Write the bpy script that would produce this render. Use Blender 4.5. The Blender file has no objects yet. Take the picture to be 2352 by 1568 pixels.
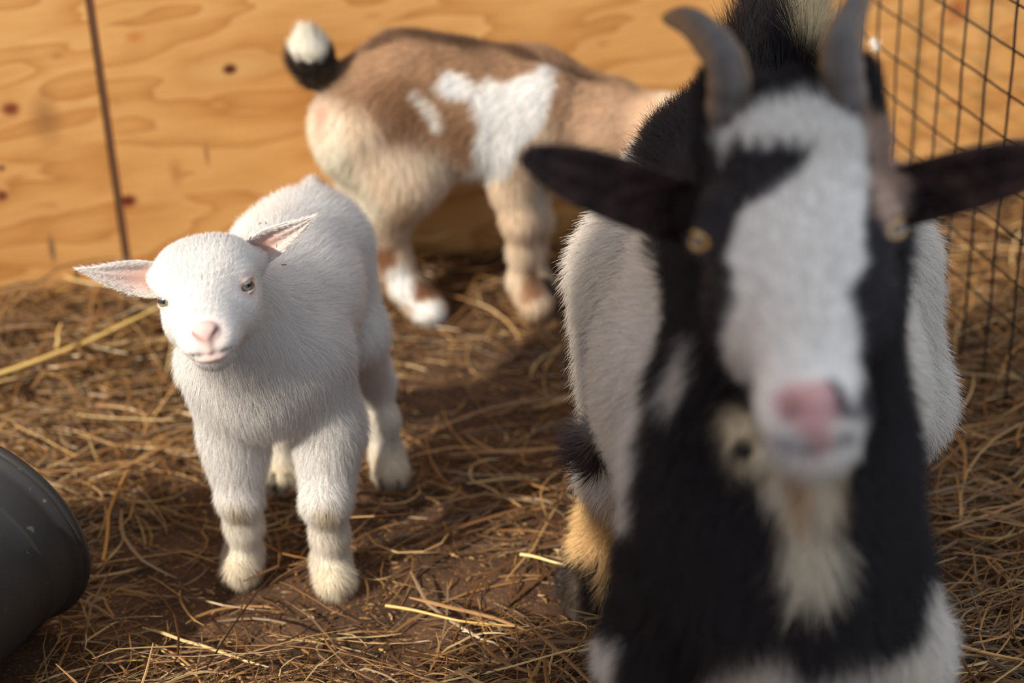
import bpy, bmesh, math, random
import numpy as np
from mathutils import Matrix, Vector

# ------------------------------------------------------------------ camera, light, exposure
SC = bpy.context.scene
COL = SC.collection
FPX, TH, RO, CH = 4573.0, 0.5083, -0.0403, 1.10
CPOS = np.array([0.0, 0.0, CH])
FW = np.array([0, math.cos(TH), -math.sin(TH)])
_U0 = np.array([0, math.sin(TH), math.cos(TH)])
_X0 = np.array([1.0, 0, 0])
CX = math.cos(RO) * _X0 + math.sin(RO) * _U0
CU = -math.sin(RO) * _X0 + math.cos(RO) * _U0
cd = bpy.data.cameras.new('camera')
cam = bpy.data.objects.new('camera', cd)
COL.objects.link(cam)
cd.sensor_width = 36.0
cd.lens = 36.0 * FPX / 2352.0
cd.clip_start = 0.05
cam.matrix_world = Matrix([[CX[0], CU[0], -FW[0], CPOS[0]], [CX[1], CU[1], -FW[1], CPOS[1]],
                           [CX[2], CU[2], -FW[2], CPOS[2]], [0, 0, 0, 1]])
cd.dof.use_dof = True
cd.dof.focus_distance = 1.69
cd.dof.aperture_fstop = 2.8
SC.camera = cam

SUN_DIR = np.array([-0.63, -0.56, 0.54]); SUN_DIR /= np.linalg.norm(SUN_DIR)
ld = bpy.data.lights.new('sun', 'SUN'); ld.energy = 6.1; ld.angle = math.radians(1.6); ld.color = (1.0, 0.90, 0.76)
sun = bpy.data.objects.new('sun', ld); COL.objects.link(sun)
sun.rotation_euler = Vector(SUN_DIR.tolist()).to_track_quat('Z', 'Y').to_euler()
W = bpy.data.worlds.new('world'); SC.world = W; W.use_nodes = True
_bg = W.node_tree.nodes['Background']
_bg.inputs['Color'].default_value = (0.80, 0.88, 1.0, 1); _bg.inputs['Strength'].default_value = 0.90
SC.view_settings.view_transform = 'Standard'; SC.view_settings.look = 'None'
SC.view_settings.gamma = 1.0; SC.view_settings.use_curve_mapping = False
SC.view_settings.exposure = 0.10
SC.cycles.max_bounces = 5; SC.cycles.diffuse_bounces = 4; SC.cycles.glossy_bounces = 2
SC.cycles.transmission_bounces = 3; SC.cycles.transparent_max_bounces = 12
SC.cycles.use_adaptive_sampling = True; SC.cycles.adaptive_threshold = 0.02
SC.cycles.caustics_reflective = False; SC.cycles.caustics_refractive = False

rng = np.random.default_rng(7)

def at(px, py, Y):
    """world point seen at photo pixel (px, py) at world depth Y"""
    r = (px - 1176) / FPX * CX - (py - 784) / FPX * CU + FW
    return CPOS + Y / r[1] * r

def grd(px, py, z=0.0):
    r = (px - 1176) / FPX * CX - (py - 784) / FPX * CU + FW
    return CPOS + (z - CH) / r[2] * r

def srgb(r, g, b):
    return tuple(((c / 255) / 12.92 if c / 255 <= 0.04045 else ((c / 255 + 0.055) / 1.055) ** 2.4) for c in (r, g, b))

def nz(v):
    v = np.asarray(v, float)
    return v / (np.linalg.norm(v, axis=-1, keepdims=True) + 1e-12)

# ------------------------------------------------------------------ noise
def _hash(i, j, k, seed):
    n = (i * 374761393 + j * 668265263 + k * 2147483647 + seed * 974634777).astype(np.int64)
    n = (n ^ (n >> 13)) * 1274126177
    n = n ^ (n >> 16)
    return (n & 0xFFFFFF).astype(np.float64) / 0xFFFFFF

def noise(P, scale, seed=0):
    """value noise in [-1, 1]"""
    Q = np.asarray(P, float) * scale
    I = np.floor(Q).astype(np.int64); Fr = Q - I; Fr = Fr * Fr * (3 - 2 * Fr)
    out = 0
    for dx in (0, 1):
        wx = Fr[:, 0] if dx else 1 - Fr[:, 0]
        for dy in (0, 1):
            wy = Fr[:, 1] if dy else 1 - Fr[:, 1]
            for dz in (0, 1):
                wz = Fr[:, 2] if dz else 1 - Fr[:, 2]
                out = out + wx * wy * wz * _hash(I[:, 0] + dx, I[:, 1] + dy, I[:, 2] + dz, seed)
    return out * 2 - 1

def fbm(P, scale, seed=0, n=3):
    o = 0; a = 1; t = 0
    for q in range(n):
        o = o + a * noise(P, scale * 2 ** q, seed + q); t += a; a *= 0.5
    return o / t

# ------------------------------------------------------------------ signed distance modelling
class Sculpt:
    def __init__(s):
        s.pr = []
    def add(s, fn, lo, hi, k=0.012, op='+', flow=None, fl=0.012, tag=''):
        s.pr.append(dict(fn=fn, lo=np.array(lo), hi=np.array(hi), k=k, op=op, flow=flow, fl=fl, tag=tag))
    def cone(s, a, b, ra, rb, side=None, wide=1.0, **kw):
        a = np.asarray(a, float); b = np.asarray(b, float)
        if side is not None: side = nz(side)
        ab = b - a; L2 = ab @ ab + 1e-12
        def fn(P):
            q = P - a
            if side is not None:
                q = q - (1 - 1 / wide) * (q @ side)[..., None] * side
            t = np.clip(q @ ab / L2, 0, 1)
            if side is not None:
                pass
            d = q - t[..., None] * ab
            return np.sqrt((d * d).sum(-1)) - (ra + t * (rb - ra))
        r = max(ra, rb) * max(1, wide)
        kw.setdefault('flow', nz(ab))
        s.add(fn, np.minimum(a, b) - r, np.maximum(a, b) + r, **kw)
    def chain(s, pts, **kw):
        for (p, r), (q, t) in zip(pts[:-1], pts[1:]):
            s.cone(p, q, r, t, **kw)
    def ell(s, c, r, M=np.eye(3), **kw):
        c = np.asarray(c, float); r = np.asarray(r, float); M = np.asarray(M)
        def fn(P):
            q = (P - c) @ M / r
            k0 = np.sqrt((q * q).sum(-1)) + 1e-9
            q2 = q / r
            k1 = np.sqrt((q2 * q2).sum(-1)) + 1e-9
            return k0 * (k0 - 1) / k1
        R = r.max()
        s.add(fn, c - R, c + R, **kw)
    def mesh(s, h):
        lo = np.min([p['lo'] for p in s.pr if p['op'] == '+'], axis=0) - 4 * h
        hi = np.max([p['hi'] for p in s.pr if p['op'] == '+'], axis=0) + 4 * h
        n = np.ceil((hi - lo) / h).astype(int) + 1
        D = np.full(n, 0.08, np.float32)
        for p in s.pr:
            m = p['k'] + 3 * h
            a = np.maximum(np.floor((p['lo'] - m - lo) / h).astype(int), 0)
            b = np.minimum(np.ceil((p['hi'] + m - lo) / h).astype(int) + 1, n)
            g = np.stack(np.meshgrid(*[lo[i] + h * np.arange(a[i], b[i]) for i in range(3)], indexing='ij'), -1)
            d = p['fn'](g)
            v = D[a[0]:b[0], a[1]:b[1], a[2]:b[2]]
            k = p['k'] + 1e-9
            if p['op'] == '+':
                e = np.maximum(k - np.abs(v - d), 0) / k
                v[...] = np.minimum(v, d) - e * e * k * 0.25
            else:
                d = -d
                e = np.maximum(k - np.abs(v - d), 0) / k
                v[...] = np.maximum(v, d) + e * e * k * 0.25
        ins = D < 0
        S = tuple(n - 1)
        cnt = np.zeros(S, np.int8)
        for c in range(8):
            o = [(c >> i) & 1 for i in range(3)]
            cnt += ins[o[0]:o[0] + S[0], o[1]:o[1] + S[1], o[2]:o[2] + S[2]]
        act = np.argwhere((cnt > 0) & (cnt < 8))
        idx = np.full(S, -1, np.int64); idx[tuple(act.T)] = np.arange(len(act))
        acc = np.zeros((len(act), 3)); num = np.zeros(len(act))
        for ax in range(3):
            for u in (0, 1):
                for w in (0, 1):
                    o1 = [0, 0, 0]; oth = [i for i in range(3) if i != ax]
                    o1[oth[0]] = u; o1[oth[1]] = w; o2 = list(o1); o2[ax] = 1
                    A = act + o1; B = act + o2
                    va = D[tuple(A.T)].astype(float); vb = D[tuple(B.T)].astype(float)
                    x = (va < 0) != (vb < 0)
                    t = np.where(x, va / (va - vb + 1e-12 * (va == vb)), 0)
                    p_ = A + t[:, None] * (B - A)
                    acc[x] += p_[x]; num[x] += 1
        V = lo + h * (acc / num[:, None])
        Q = []
        for ax in range(3):
            o = [0, 0, 0]; o[ax] = 1
            sl = [slice(0, n[i] - o[i]) for i in range(3)]
            sh = [slice(o[i], n[i]) for i in range(3)]
            A = ins[tuple(sl)]; B = ins[tuple(sh)]
            E = np.argwhere(A != B)
            j, k = [i for i in range(3) if i != ax]
            ok = (E[:, j] > 0) & (E[:, k] > 0) & (E[:, j] < S[j]) & (E[:, k] < S[k])
            E = E[ok]
            def ci(dj, dk):
                c = E.copy(); c[:, j] -= dj; c[:, k] -= dk
                return idx[tuple(c.T)]
            q = np.stack([ci(1, 1), ci(0, 1), ci(0, 0), ci(1, 0)], 1)
            fl = A[tuple(E.T)]
            if ax == 1: fl = ~fl
            q[~fl] = q[~fl][:, ::-1]
            Q.append(q)
        Q = np.concatenate(Q)
        # two light smoothing passes
        e = np.concatenate([Q[:, [0, 1]], Q[:, [1, 2]], Q[:, [2, 3]], Q[:, [3, 0]]])
        for _ in range(2):
            sm = np.zeros_like(V); c = np.zeros(len(V))
            for i in range(3):
                sm[:, i] = np.bincount(e[:, 0], V[e[:, 1], i], len(V)) + np.bincount(e[:, 1], V[e[:, 0], i], len(V))
            c = np.bincount(e[:, 0], minlength=len(V)) + np.bincount(e[:, 1], minlength=len(V))
            V = V * 0.5 + 0.5 * sm / c[:, None]
        return V, Q
    def attrs(s, V, sig=0.006):
        ps = [p for p in s.pr if p['op'] == '+']
        Dm = np.stack([p['fn'](V) for p in ps])
        w = np.exp(-(Dm - Dm.min(0)) / sig)
        w /= w.sum(0)
        flow = np.zeros((len(V), 3)); fl = np.zeros(len(V))
        tags = {}
        for i, p in enumerate(ps):
            flow += w[i][:, None] * np.asarray(p['flow'] if p['flow'] is not None else (0, 0, -1.0))
            fl += w[i] * p['fl']
            if p['tag']:
                tags[p['tag']] = tags.get(p['tag'], 0) + w[i]
        return flow, fl, tags

def vnormals(V, Q):
    n = np.cross(V[Q[:, 2]] - V[Q[:, 0]], V[Q[:, 3]] - V[Q[:, 1]])
    N = np.zeros_like(V)
    for c in range(4):
        for i in range(3):
            N[:, i] += np.bincount(Q[:, c], n[:, i], len(V))
    return nz(N)

def quad_mesh(name, V, Q, mat, parent=None, col=None, smooth=True):
    me = bpy.data.meshes.new(name)
    me.vertices.add(len(V)); me.vertices.foreach_set('co', np.asarray(V, np.float32).ravel())
    me.loops.add(Q.size); me.loops.foreach_set('vertex_index', Q.astype(np.int32).ravel())
    k = Q.shape[1]
    me.polygons.add(len(Q)); me.polygons.foreach_set('loop_start', np.arange(0, Q.size, k, dtype=np.int32))
    me.polygons.foreach_set('use_smooth', np.full(len(Q), smooth))
    me.update(calc_edges=True)
    if col is not None:
        a = me.attributes.new('coat', 'FLOAT_COLOR', 'POINT')
        a.data.foreach_set('color', np.c_[col, np.ones(len(V))].astype(np.float32).ravel())
    me.materials.append(mat)
    o = bpy.data.objects.new(name, me); COL.objects.link(o)
    if parent: o.parent = parent
    return o

def tag(o, label, cat, group=None, kind=None):
    if label: o['label'] = label
    if cat: o['category'] = cat
    if group: o['group'] = group
    if kind: o['kind'] = kind
    return o

# ------------------------------------------------------------------ materials
def newmat(name):
    m = bpy.data.materials.new(name); m.use_nodes = True
    nt = m.node_tree; nt.nodes.clear()
    return m, nt, nt.nodes.new('ShaderNodeOutputMaterial')

def N_(nt, t, **kw):
    n = nt.nodes.new('ShaderNode' + t)
    for k, v in kw.items():
        if k in n.inputs: n.inputs[k].default_value = v
        else: setattr(n, k, v)
    return n

def fur_mat(name, gloss=0.04, rough=0.45, trans=0.35, clear=0.0):
    m, nt, out = newmat(name)
    at_ = N_(nt, 'Attribute'); at_.attribute_name = 'coat'
    d = N_(nt, 'BsdfDiffuse'); t = N_(nt, 'BsdfTranslucent'); g = N_(nt, 'BsdfAnisotropic', Roughness=rough)
    mx = N_(nt, 'MixShader', Fac=trans); m2 = N_(nt, 'MixShader', Fac=gloss)
    L = nt.links.new
    L(at_.outputs['Color'], d.inputs['Color']); L(at_.outputs['Color'], t.inputs['Color'])
    an = N_(nt, 'Attribute'); an.attribute_name = 'lie'; ge = N_(nt, 'NewGeometry')
    ad = N_(nt, 'VectorMath', operation='SCALE'); ad.inputs['Scale'].default_value = 0.45; L(ge.outputs['Normal'], ad.inputs[0])
    a2 = N_(nt, 'VectorMath', operation='ADD'); L(an.outputs['Vector'], a2.inputs[0]); L(ad.outputs[0], a2.inputs[1])
    nn = N_(nt, 'VectorMath', operation='NORMALIZE'); L(a2.outputs[0], nn.inputs[0]); L(nn.outputs[0], d.inputs['Normal']); L(nn.outputs[0], t.inputs['Normal'])
    L(d.outputs[0], mx.inputs[1]); L(t.outputs[0], mx.inputs[2])
    L(mx.outputs[0], m2.inputs[1]); L(g.outputs[0], m2.inputs[2]); tr = N_(nt, 'BsdfTransparent'); m3 = N_(nt, 'MixShader', Fac=clear)
    L(m2.outputs[0], m3.inputs[1]); L(tr.outputs[0], m3.inputs[2]); L(m3.outputs[0], out.inputs[0])
    return m

def skin_mat(name):
    m, nt, out = newmat(name)
    a = N_(nt, 'Attribute'); a.attribute_name = 'coat'
    p = N_(nt, 'BsdfPrincipled', Roughness=0.6)
    p.inputs['Specular IOR Level'].default_value = 0.25
    n = N_(nt, 'TexNoise', Scale=900.0); b = N_(nt, 'Bump', Strength=0.15, Distance=0.0006)
    nt.links.new(n.outputs[0], b.inputs['Height']); nt.links.new(b.outputs[0], p.inputs['Normal'])
    nt.links.new(a.outputs['Color'], p.inputs['Base Color']); nt.links.new(p.outputs[0], out.inputs[0])
    return m

def plain(name, col, rough=0.5, spec=0.5, bump=0.0, bscale=60.0, var=0.0):
    m, nt, out = newmat(name)
    p = N_(nt, 'BsdfPrincipled', Roughness=rough)
    p.inputs['Specular IOR Level'].default_value = spec
    p.inputs['Base Color'].default_value = (*col, 1)
    n = N_(nt, 'TexNoise', Scale=bscale, Detail=4.0)
    tc = N_(nt, 'TexCoord'); nt.links.new(tc.outputs['Object'], n.inputs['Vector'])
    if var:
        mx = N_(nt, 'MixRGB', Color1=(*[c * (1 - var) for c in col], 1), Color2=(*[min(1, c * (1 + var)) for c in col], 1))
        nt.links.new(n.outputs[0], mx.inputs[0]); nt.links.new(mx.outputs[0], p.inputs['Base Color'])
    if bump:
        b = N_(nt, 'Bump', Strength=bump, Distance=0.002)
        nt.links.new(n.outputs[0], b.inputs['Height']); nt.links.new(b.outputs[0], p.inputs['Normal'])
    nt.links.new(p.outputs[0], out.inputs[0])
    return m

M_FUR = fur_mat('soft_white_fur', 0.02, 0.5, 0.0, 0.45)
M_BFUR = fur_mat('adult_fur', 0.03, 0.4, 0.05, 0.3)
M_SKIN = skin_mat('skin')

# ------------------------------------------------------------------ fur
def grow_fur(name, parent, mat, V, Q, Nv, flow, fl, dens, colfn, n, K=5, lift=0.35, rad=0.00022, clump=0.006, cl_amt=0.45,
             frizz=0.10, seed=1, jitter=0.10, lean=None):
    r = np.random.default_rng(seed)
    T = np.concatenate([Q[:, [0, 1, 2]], Q[:, [0, 2, 3]]])
    ar = 0.5 * np.linalg.norm(np.cross(V[T[:, 1]] - V[T[:, 0]], V[T[:, 2]] - V[T[:, 0]]), axis=1)
    pr = ar * dens[T].mean(1); pr = pr / pr.sum()
    ti = r.choice(len(T), n, p=pr)
    u = r.random(n); v = r.random(n); fli = u + v > 1; u[fli] = 1 - u[fli]; v[fli] = 1 - v[fli]
    B = np.stack([1 - u - v, u, v], 1)
    f = T[ti]
    def ip(A):
        return (A[f] * B.reshape(n, 3, *([1] * (A.ndim - 1)))).sum(1)
    P = ip(V); Nn = nz(ip(Nv)); Fl = ip(flow); L = ip(fl)
    wv = np.stack([fbm(P, 28, 50), fbm(P, 28, 60), fbm(P, 28, 70)], 1)
    Fl = nz(Fl) + 0.55 * wv
    Tn = nz(Fl - (Fl * Nn).sum(1, keepdims=True) * Nn)
    L = L * (0.75 + 0.5 * r.random(n)) * (1 + 0.2 * fbm(P, 40, 9))
    rd = r.normal(size=(n, 3))
    d0 = nz(Nn * (lift + 0.25) + Tn * (1 - lift) + frizz * rd)
    d1 = nz(Nn * lift * 0.45 + Tn + frizz * 1.5 * rd)
    # clumps
    Qc = np.floor((P + 0.4 * clump * wv) / clump + 0.37).astype(np.int64)
    key = Qc[:, 0] * 73856093 ^ Qc[:, 1] * 19349663 ^ Qc[:, 2] * 83492791
    uq, inv = np.unique(key, return_inverse=True)
    inv = inv.ravel()
    cc = np.stack([np.bincount(inv, P[:, i]) for i in range(3)], 1) / np.bincount(inv)[:, None]
    cL = (np.bincount(inv, L) / np.bincount(inv))[inv]
    dC = cc[inv] - P
    dC -= (dC * Nn).sum(1, keepdims=True) * Nn
    pts = np.zeros((n, K, 3))
    pts[:, 0] = P - Nn * 0.0006
    for k in range(1, K):
        t = (k - 0.5) / (K - 1)
        d = nz(d0 * (1 - t) + d1 * t)
        pts[:, k] = pts[:, k - 1] + d * (L / (K - 1))[:, None]
    for k in range(1, K):
        t = k / (K - 1)
        pts[:, k] += dC * (cl_amt * t ** 1.5)
    col = colfn(P, Nn, ip)
    col = np.clip(col * (1 + jitter * r.normal(size=(n, 1))), 0.004, 0.95)
    hc = bpy.data.hair_curves.new(name)
    hc.add_curves([K] * n)
    hc.points.foreach_set('position', pts.astype(np.float32).ravel())
    tk = np.linspace(0, 1, K)
    rr = np.outer(rad * (0.7 + 0.6 * r.random(n)), (1 - 0.85 * tk ** 1.6))
    ra = hc.attributes.get('radius') or hc.attributes.new('radius', 'FLOAT', 'POINT')
    ra.data.foreach_set('value', rr.astype(np.float32).ravel())
    ca = hc.attributes.new('coat', 'FLOAT_COLOR', 'CURVE')
    ca.data.foreach_set('color', np.c_[col, np.ones(n)].astype(np.float32).ravel())
    na = hc.attributes.new('lie', 'FLOAT_VECTOR', 'CURVE')
    na.data.foreach_set('vector', nz(Nn + .25 * d0 + (0 if lean is None else ip(lean))).astype(np.float32).ravel())
    hc.materials.append(mat)
    o = bpy.data.objects.new(name, hc); COL.objects.link(o); o.parent = parent
    return o

# ------------------------------------------------------------------ ear: a cupped leaf with thickness
def ear_mesh(base, tip, opn, wm, depth, bend=(0, 0, 0), th=0.0016, nu=40, nv=14, prof=None, twist=0.0, keyfold=0.3):
    base = np.asarray(base, float); tip = np.asarray(tip, float); a = tip - base; L = np.linalg.norm(a); a /= L
    n0 = np.asarray(opn, float); n0 = nz(n0 - (n0 @ a) * a); s0 = np.cross(n0, a)
    prof = prof or ([0, .12, .3, .5, .7, .85, .95, 1], [.50, .68, .94, 1, .80, .48, .2, .03])
    t = np.linspace(0, 1, nu); s = np.linspace(-1, 1, nv)
    Wt = wm * np.interp(t, *prof)
    Wt = np.convolve(np.pad(Wt, 2, mode='edge'), np.ones(5) / 5, 'valid'); Wt[-1] = wm * .03
    sheets = []; 
    for side in (1, -1):
        G = np.zeros((nu, nv, 3))
        for i in range(nu):
            ang = twist * t[i]
            n1 = n0 * math.cos(ang) + s0 * math.sin(ang); s1 = s0 * math.cos(ang) - n0 * math.sin(ang)
            dp = depth * (1.25 - 0.85 * t[i]) * (Wt[i] / wm)
            ph = s * (1.25 - 0.5 * t[i])
            x = Wt[i] * np.sin(ph) / np.sin(ph[-1]); z = -dp * np.cos(ph) 
            tt = th * (1 - 0.8 * np.abs(s) ** 3) * (1 - 0.6 * t[i])
            rid = 0.10 * depth * np.cos(s * 9) * math.sin(math.pi * t[i])
            c = base + a * L * t[i] + np.asarray(bend) * (t[i] ** 2)
            G[i] = c + np.outer(x, s1) + np.outer(z + side * tt + (rid if side == 1 else 0), n1)
        sheets.append(G.reshape(-1, 3))
    V = np.concatenate(sheets); F = []
    o = nu * nv
    for i in range(nu - 1):
        for j in range(nv - 1):
            q = [i * nv + j, (i + 1) * nv + j, (i + 1) * nv + j + 1, i * nv + j + 1]
            F.append(q); F.append([o + x for x in q[::-1]])
    for i in range(nu - 1):
        F.append([i * nv, o + i * nv, o + (i + 1) * nv, (i + 1) * nv])
        F.append([i * nv + nv - 1, (i + 1) * nv + nv - 1, o + (i + 1) * nv + nv - 1, o + i * nv + nv - 1])
    for j in range(nv - 1):
        e = (nu - 1) * nv
        F.append([j, j + 1, o + j + 1, o + j]); F.append([e + j, o + e + j, o + e + j + 1, e + j + 1])
    F = np.array(F)
    N = vnormals(V, F)
    tt = np.concatenate([np.repeat(t, nv)] * 2); ss = np.concatenate([np.tile(s, nu)] * 2)
    inner = np.r_[np.ones(o), np.zeros(o)]
    # make sure the sheets face outwards
    if (N[:o] @ n0).mean() < 0:
        F = F[:, ::-1]
    return V, F, a, tt, ss, inner

def sdpoly(P2, poly):
    """signed distance to polygon, negative inside"""
    poly = np.asarray(poly, float); n = len(poly)
    d = np.full(len(P2), 1e9); s = np.ones(len(P2))
    j = n - 1
    for i in range(n):
        a = poly[i]; b = poly[j]; e = b - a; w = P2 - a
        t = np.clip(w @ e / (e @ e + 1e-15), 0, 1)
        q = w - t[:, None] * e
        d = np.minimum(d, (q * q).sum(1))
        c1 = P2[:, 1] >= a[1]; c2 = P2[:, 1] < b[1]; c3 = e[0] * w[:, 1] > e[1] * w[:, 0]
        al = c1 & c2 & c3; no = ~c1 & ~c2 & ~c3
        s[al | no] *= -1
        j = i
    return s * np.sqrt(d)

class Chart:
    """a flat chart laid along one flank / face of an animal; markings are outlines on it"""
    def __init__(s, o, d):
        s.o = np.asarray(o, float); s.d = nz(d)
        s.a = nz(np.cross(s.d, (0, 0, 1.0))); s.b = np.cross(s.a, s.d)
    def __call__(s, P):
        q = np.asarray(P) - s.o
        return np.stack([q @ s.a, q @ s.b], -1)
    def poly(s, pts, Y):
        return np.array([s(at(p[0], p[1], Y)) for p in pts])

def mixc(c, new, w):
    w = np.clip(w, 0, 1)[:, None]
    return c * (1 - w) + np.asarray(new) * w

def inside(ch, P, poly, soft=0.002, nzamp=0.004, nscale=120, seed=3):
    d = sdpoly(ch(P), poly) + nzamp * fbm(P, nscale, seed)
    return np.clip(0.5 - d / (2 * soft), 0, 1)

# ------------------------------------------------------------------ eyeball with a horizontal slit pupil
def eye_mat(name, iris, rim):
    m, nt, out = newmat(name)
    tc = N_(nt, 'TexCoord'); sp = N_(nt, 'SeparateXYZ'); nt.links.new(tc.outputs['Object'], sp.inputs[0])
    p = N_(nt, 'BsdfPrincipled', Roughness=0.05)
    p.inputs['Coat Weight'].default_value = 1.0; p.inputs['Coat Roughness'].default_value = 0.02
    def M(op, a, b=None):
        n = N_(nt, 'Math', operation=op)
        for i, x in enumerate((a, b)):
            if x is None: continue
            if isinstance(x, (int, float)): n.inputs[i].default_value = x
            else: nt.links.new(x, n.inputs[i])
        return n.outputs[0]
    x, y = sp.outputs[0], sp.outputs[2]    # local x = side, z = up, y = outwards
    r = M('SQRT', M('ADD', M('MULTIPLY', x, x), M('MULTIPLY', y, y)))
    rp = N_(nt, 'ValToRGB'); nt.links.new(r, rp.inputs[0])
    e = rp.color_ramp.elements
    e[0].position = 0.0; e[0].color = (*iris, 1); e[1].position = 1.0; e[1].color = (*rim, 1)
    for ps, c in ((0.55, iris), (0.66, tuple(i * .35 for i in iris)), (0.72, rim)):
        k = e.new(ps); k.color = (*c, 1)
    # pupil: |x| < 0.36, |z| < 0.13
    pu = M('MULTIPLY', M('LESS_THAN', M('ABSOLUTE', x), 0.46), M('LESS_THAN', M('ABSOLUTE', M('SUBTRACT', y, 0.06)), 0.18))
    mx = N_(nt, 'MixRGB', Color2=(0.004, 0.004, 0.006, 1))
    nt.links.new(pu, mx.inputs[0]); nt.links.new(rp.outputs[0], mx.inputs[1]); nt.links.new(mx.outputs[0], p.inputs['Base Color'])
    nt.links.new(p.outputs[0], out.inputs[0])
    return m

def eyeball(parent, c, r, out_dir, up, mat, label=None):
    V = []; F = []
    nu, nv = 24, 16
    for i in range(nv + 1):
        th_ = math.pi * i / nv
        for j in range(nu):
            ph = 2 * math.pi * j / nu
            q = np.array([math.sin(th_) * math.cos(ph), math.cos(th_), math.sin(th_) * math.sin(ph)])
            if q[1] > 0.85: q = q * (1 + 0.25 * (q[1] - 0.85))
            V.append(q)
    for i in range(nv):
        for j in range(nu):
            F.append([i * nu + j, i * nu + (j + 1) % nu, (i + 1) * nu + (j + 1) % nu, (i + 1) * nu + j])
    o = quad_mesh('eye', np.array(V), np.array(F), mat, None)
    y = nz(out_dir); z = nz(np.asarray(up) - (np.asarray(up) @ y) * y); x = np.cross(y, z)
    mw = Matrix([[x[0] * r, y[0] * r, z[0] * r, c[0]], [x[1] * r, y[1] * r, z[1] * r, c[1]], [x[2] * r, y[2] * r, z[2] * r, c[2]], [0, 0, 0, 1]])
    o.parent = parent; o.matrix_parent_inverse = parent.matrix_world.inverted(); o.matrix_basis = mw
    return o

# ------------------------------------------------------------------ cloven hoof
M_HOOF = plain('hoof_horn', srgb(70, 58, 46), 0.6, 0.3, 0.3, 200, 0.3)
def hoof(parent, c, fwd, w=0.013, l=0.026, hgt=0.02):
    fwd = nz([fwd[0], fwd[1], 0]); sd = np.array([fwd[1], -fwd[0], 0]); V = []; F = []
    for s in (-1, 1):
        b0 = len(V)
        for k, (zz, sc) in enumerate(((0, 1.0), (0.35, 0.97), (0.8, 0.8), (1.0, 0.6))):
            for j in range(14):
                a = 2 * math.pi * j / 14
                x = math.cos(a) * w * 0.48 * sc; y = math.sin(a) * l * 0.5 * sc * (1 + 0.15 * math.sin(a))
                V.append(np.asarray(c) + sd * (x + s * w * 0.52) + fwd * (y - 0.18 * l * zz) + np.array([0, 0, hgt * zz]))
        for k in range(3):
            for j in range(14):
                F.append([b0 + k * 14 + j, b0 + k * 14 + (j + 1) % 14, b0 + (k + 1) * 14 + (j + 1) % 14, b0 + (k + 1) * 14 + j])
        for st in (0, 3):
            r_ = [b0 + st * 14 + j for j in range(14)]
            for j in range(1, 7):
                F.append([r_[j - 1], r_[j], r_[13 - j], r_[(14 - j) % 14]])
    return quad_mesh('hoof', np.array(V), np.array(F), M_HOOF, parent)

# ================================================================== white kid goat
M_KEYE = eye_mat('pale_grey_iris', srgb(128, 122, 104), srgb(46, 30, 25))
def head_frame(fwd, up):
    f_ = nz(fwd); u_ = nz(np.asarray(up) - (np.asarray(up) @ f_) * f_); s_ = np.cross(u_, f_)
    return s_, f_, u_

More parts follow.
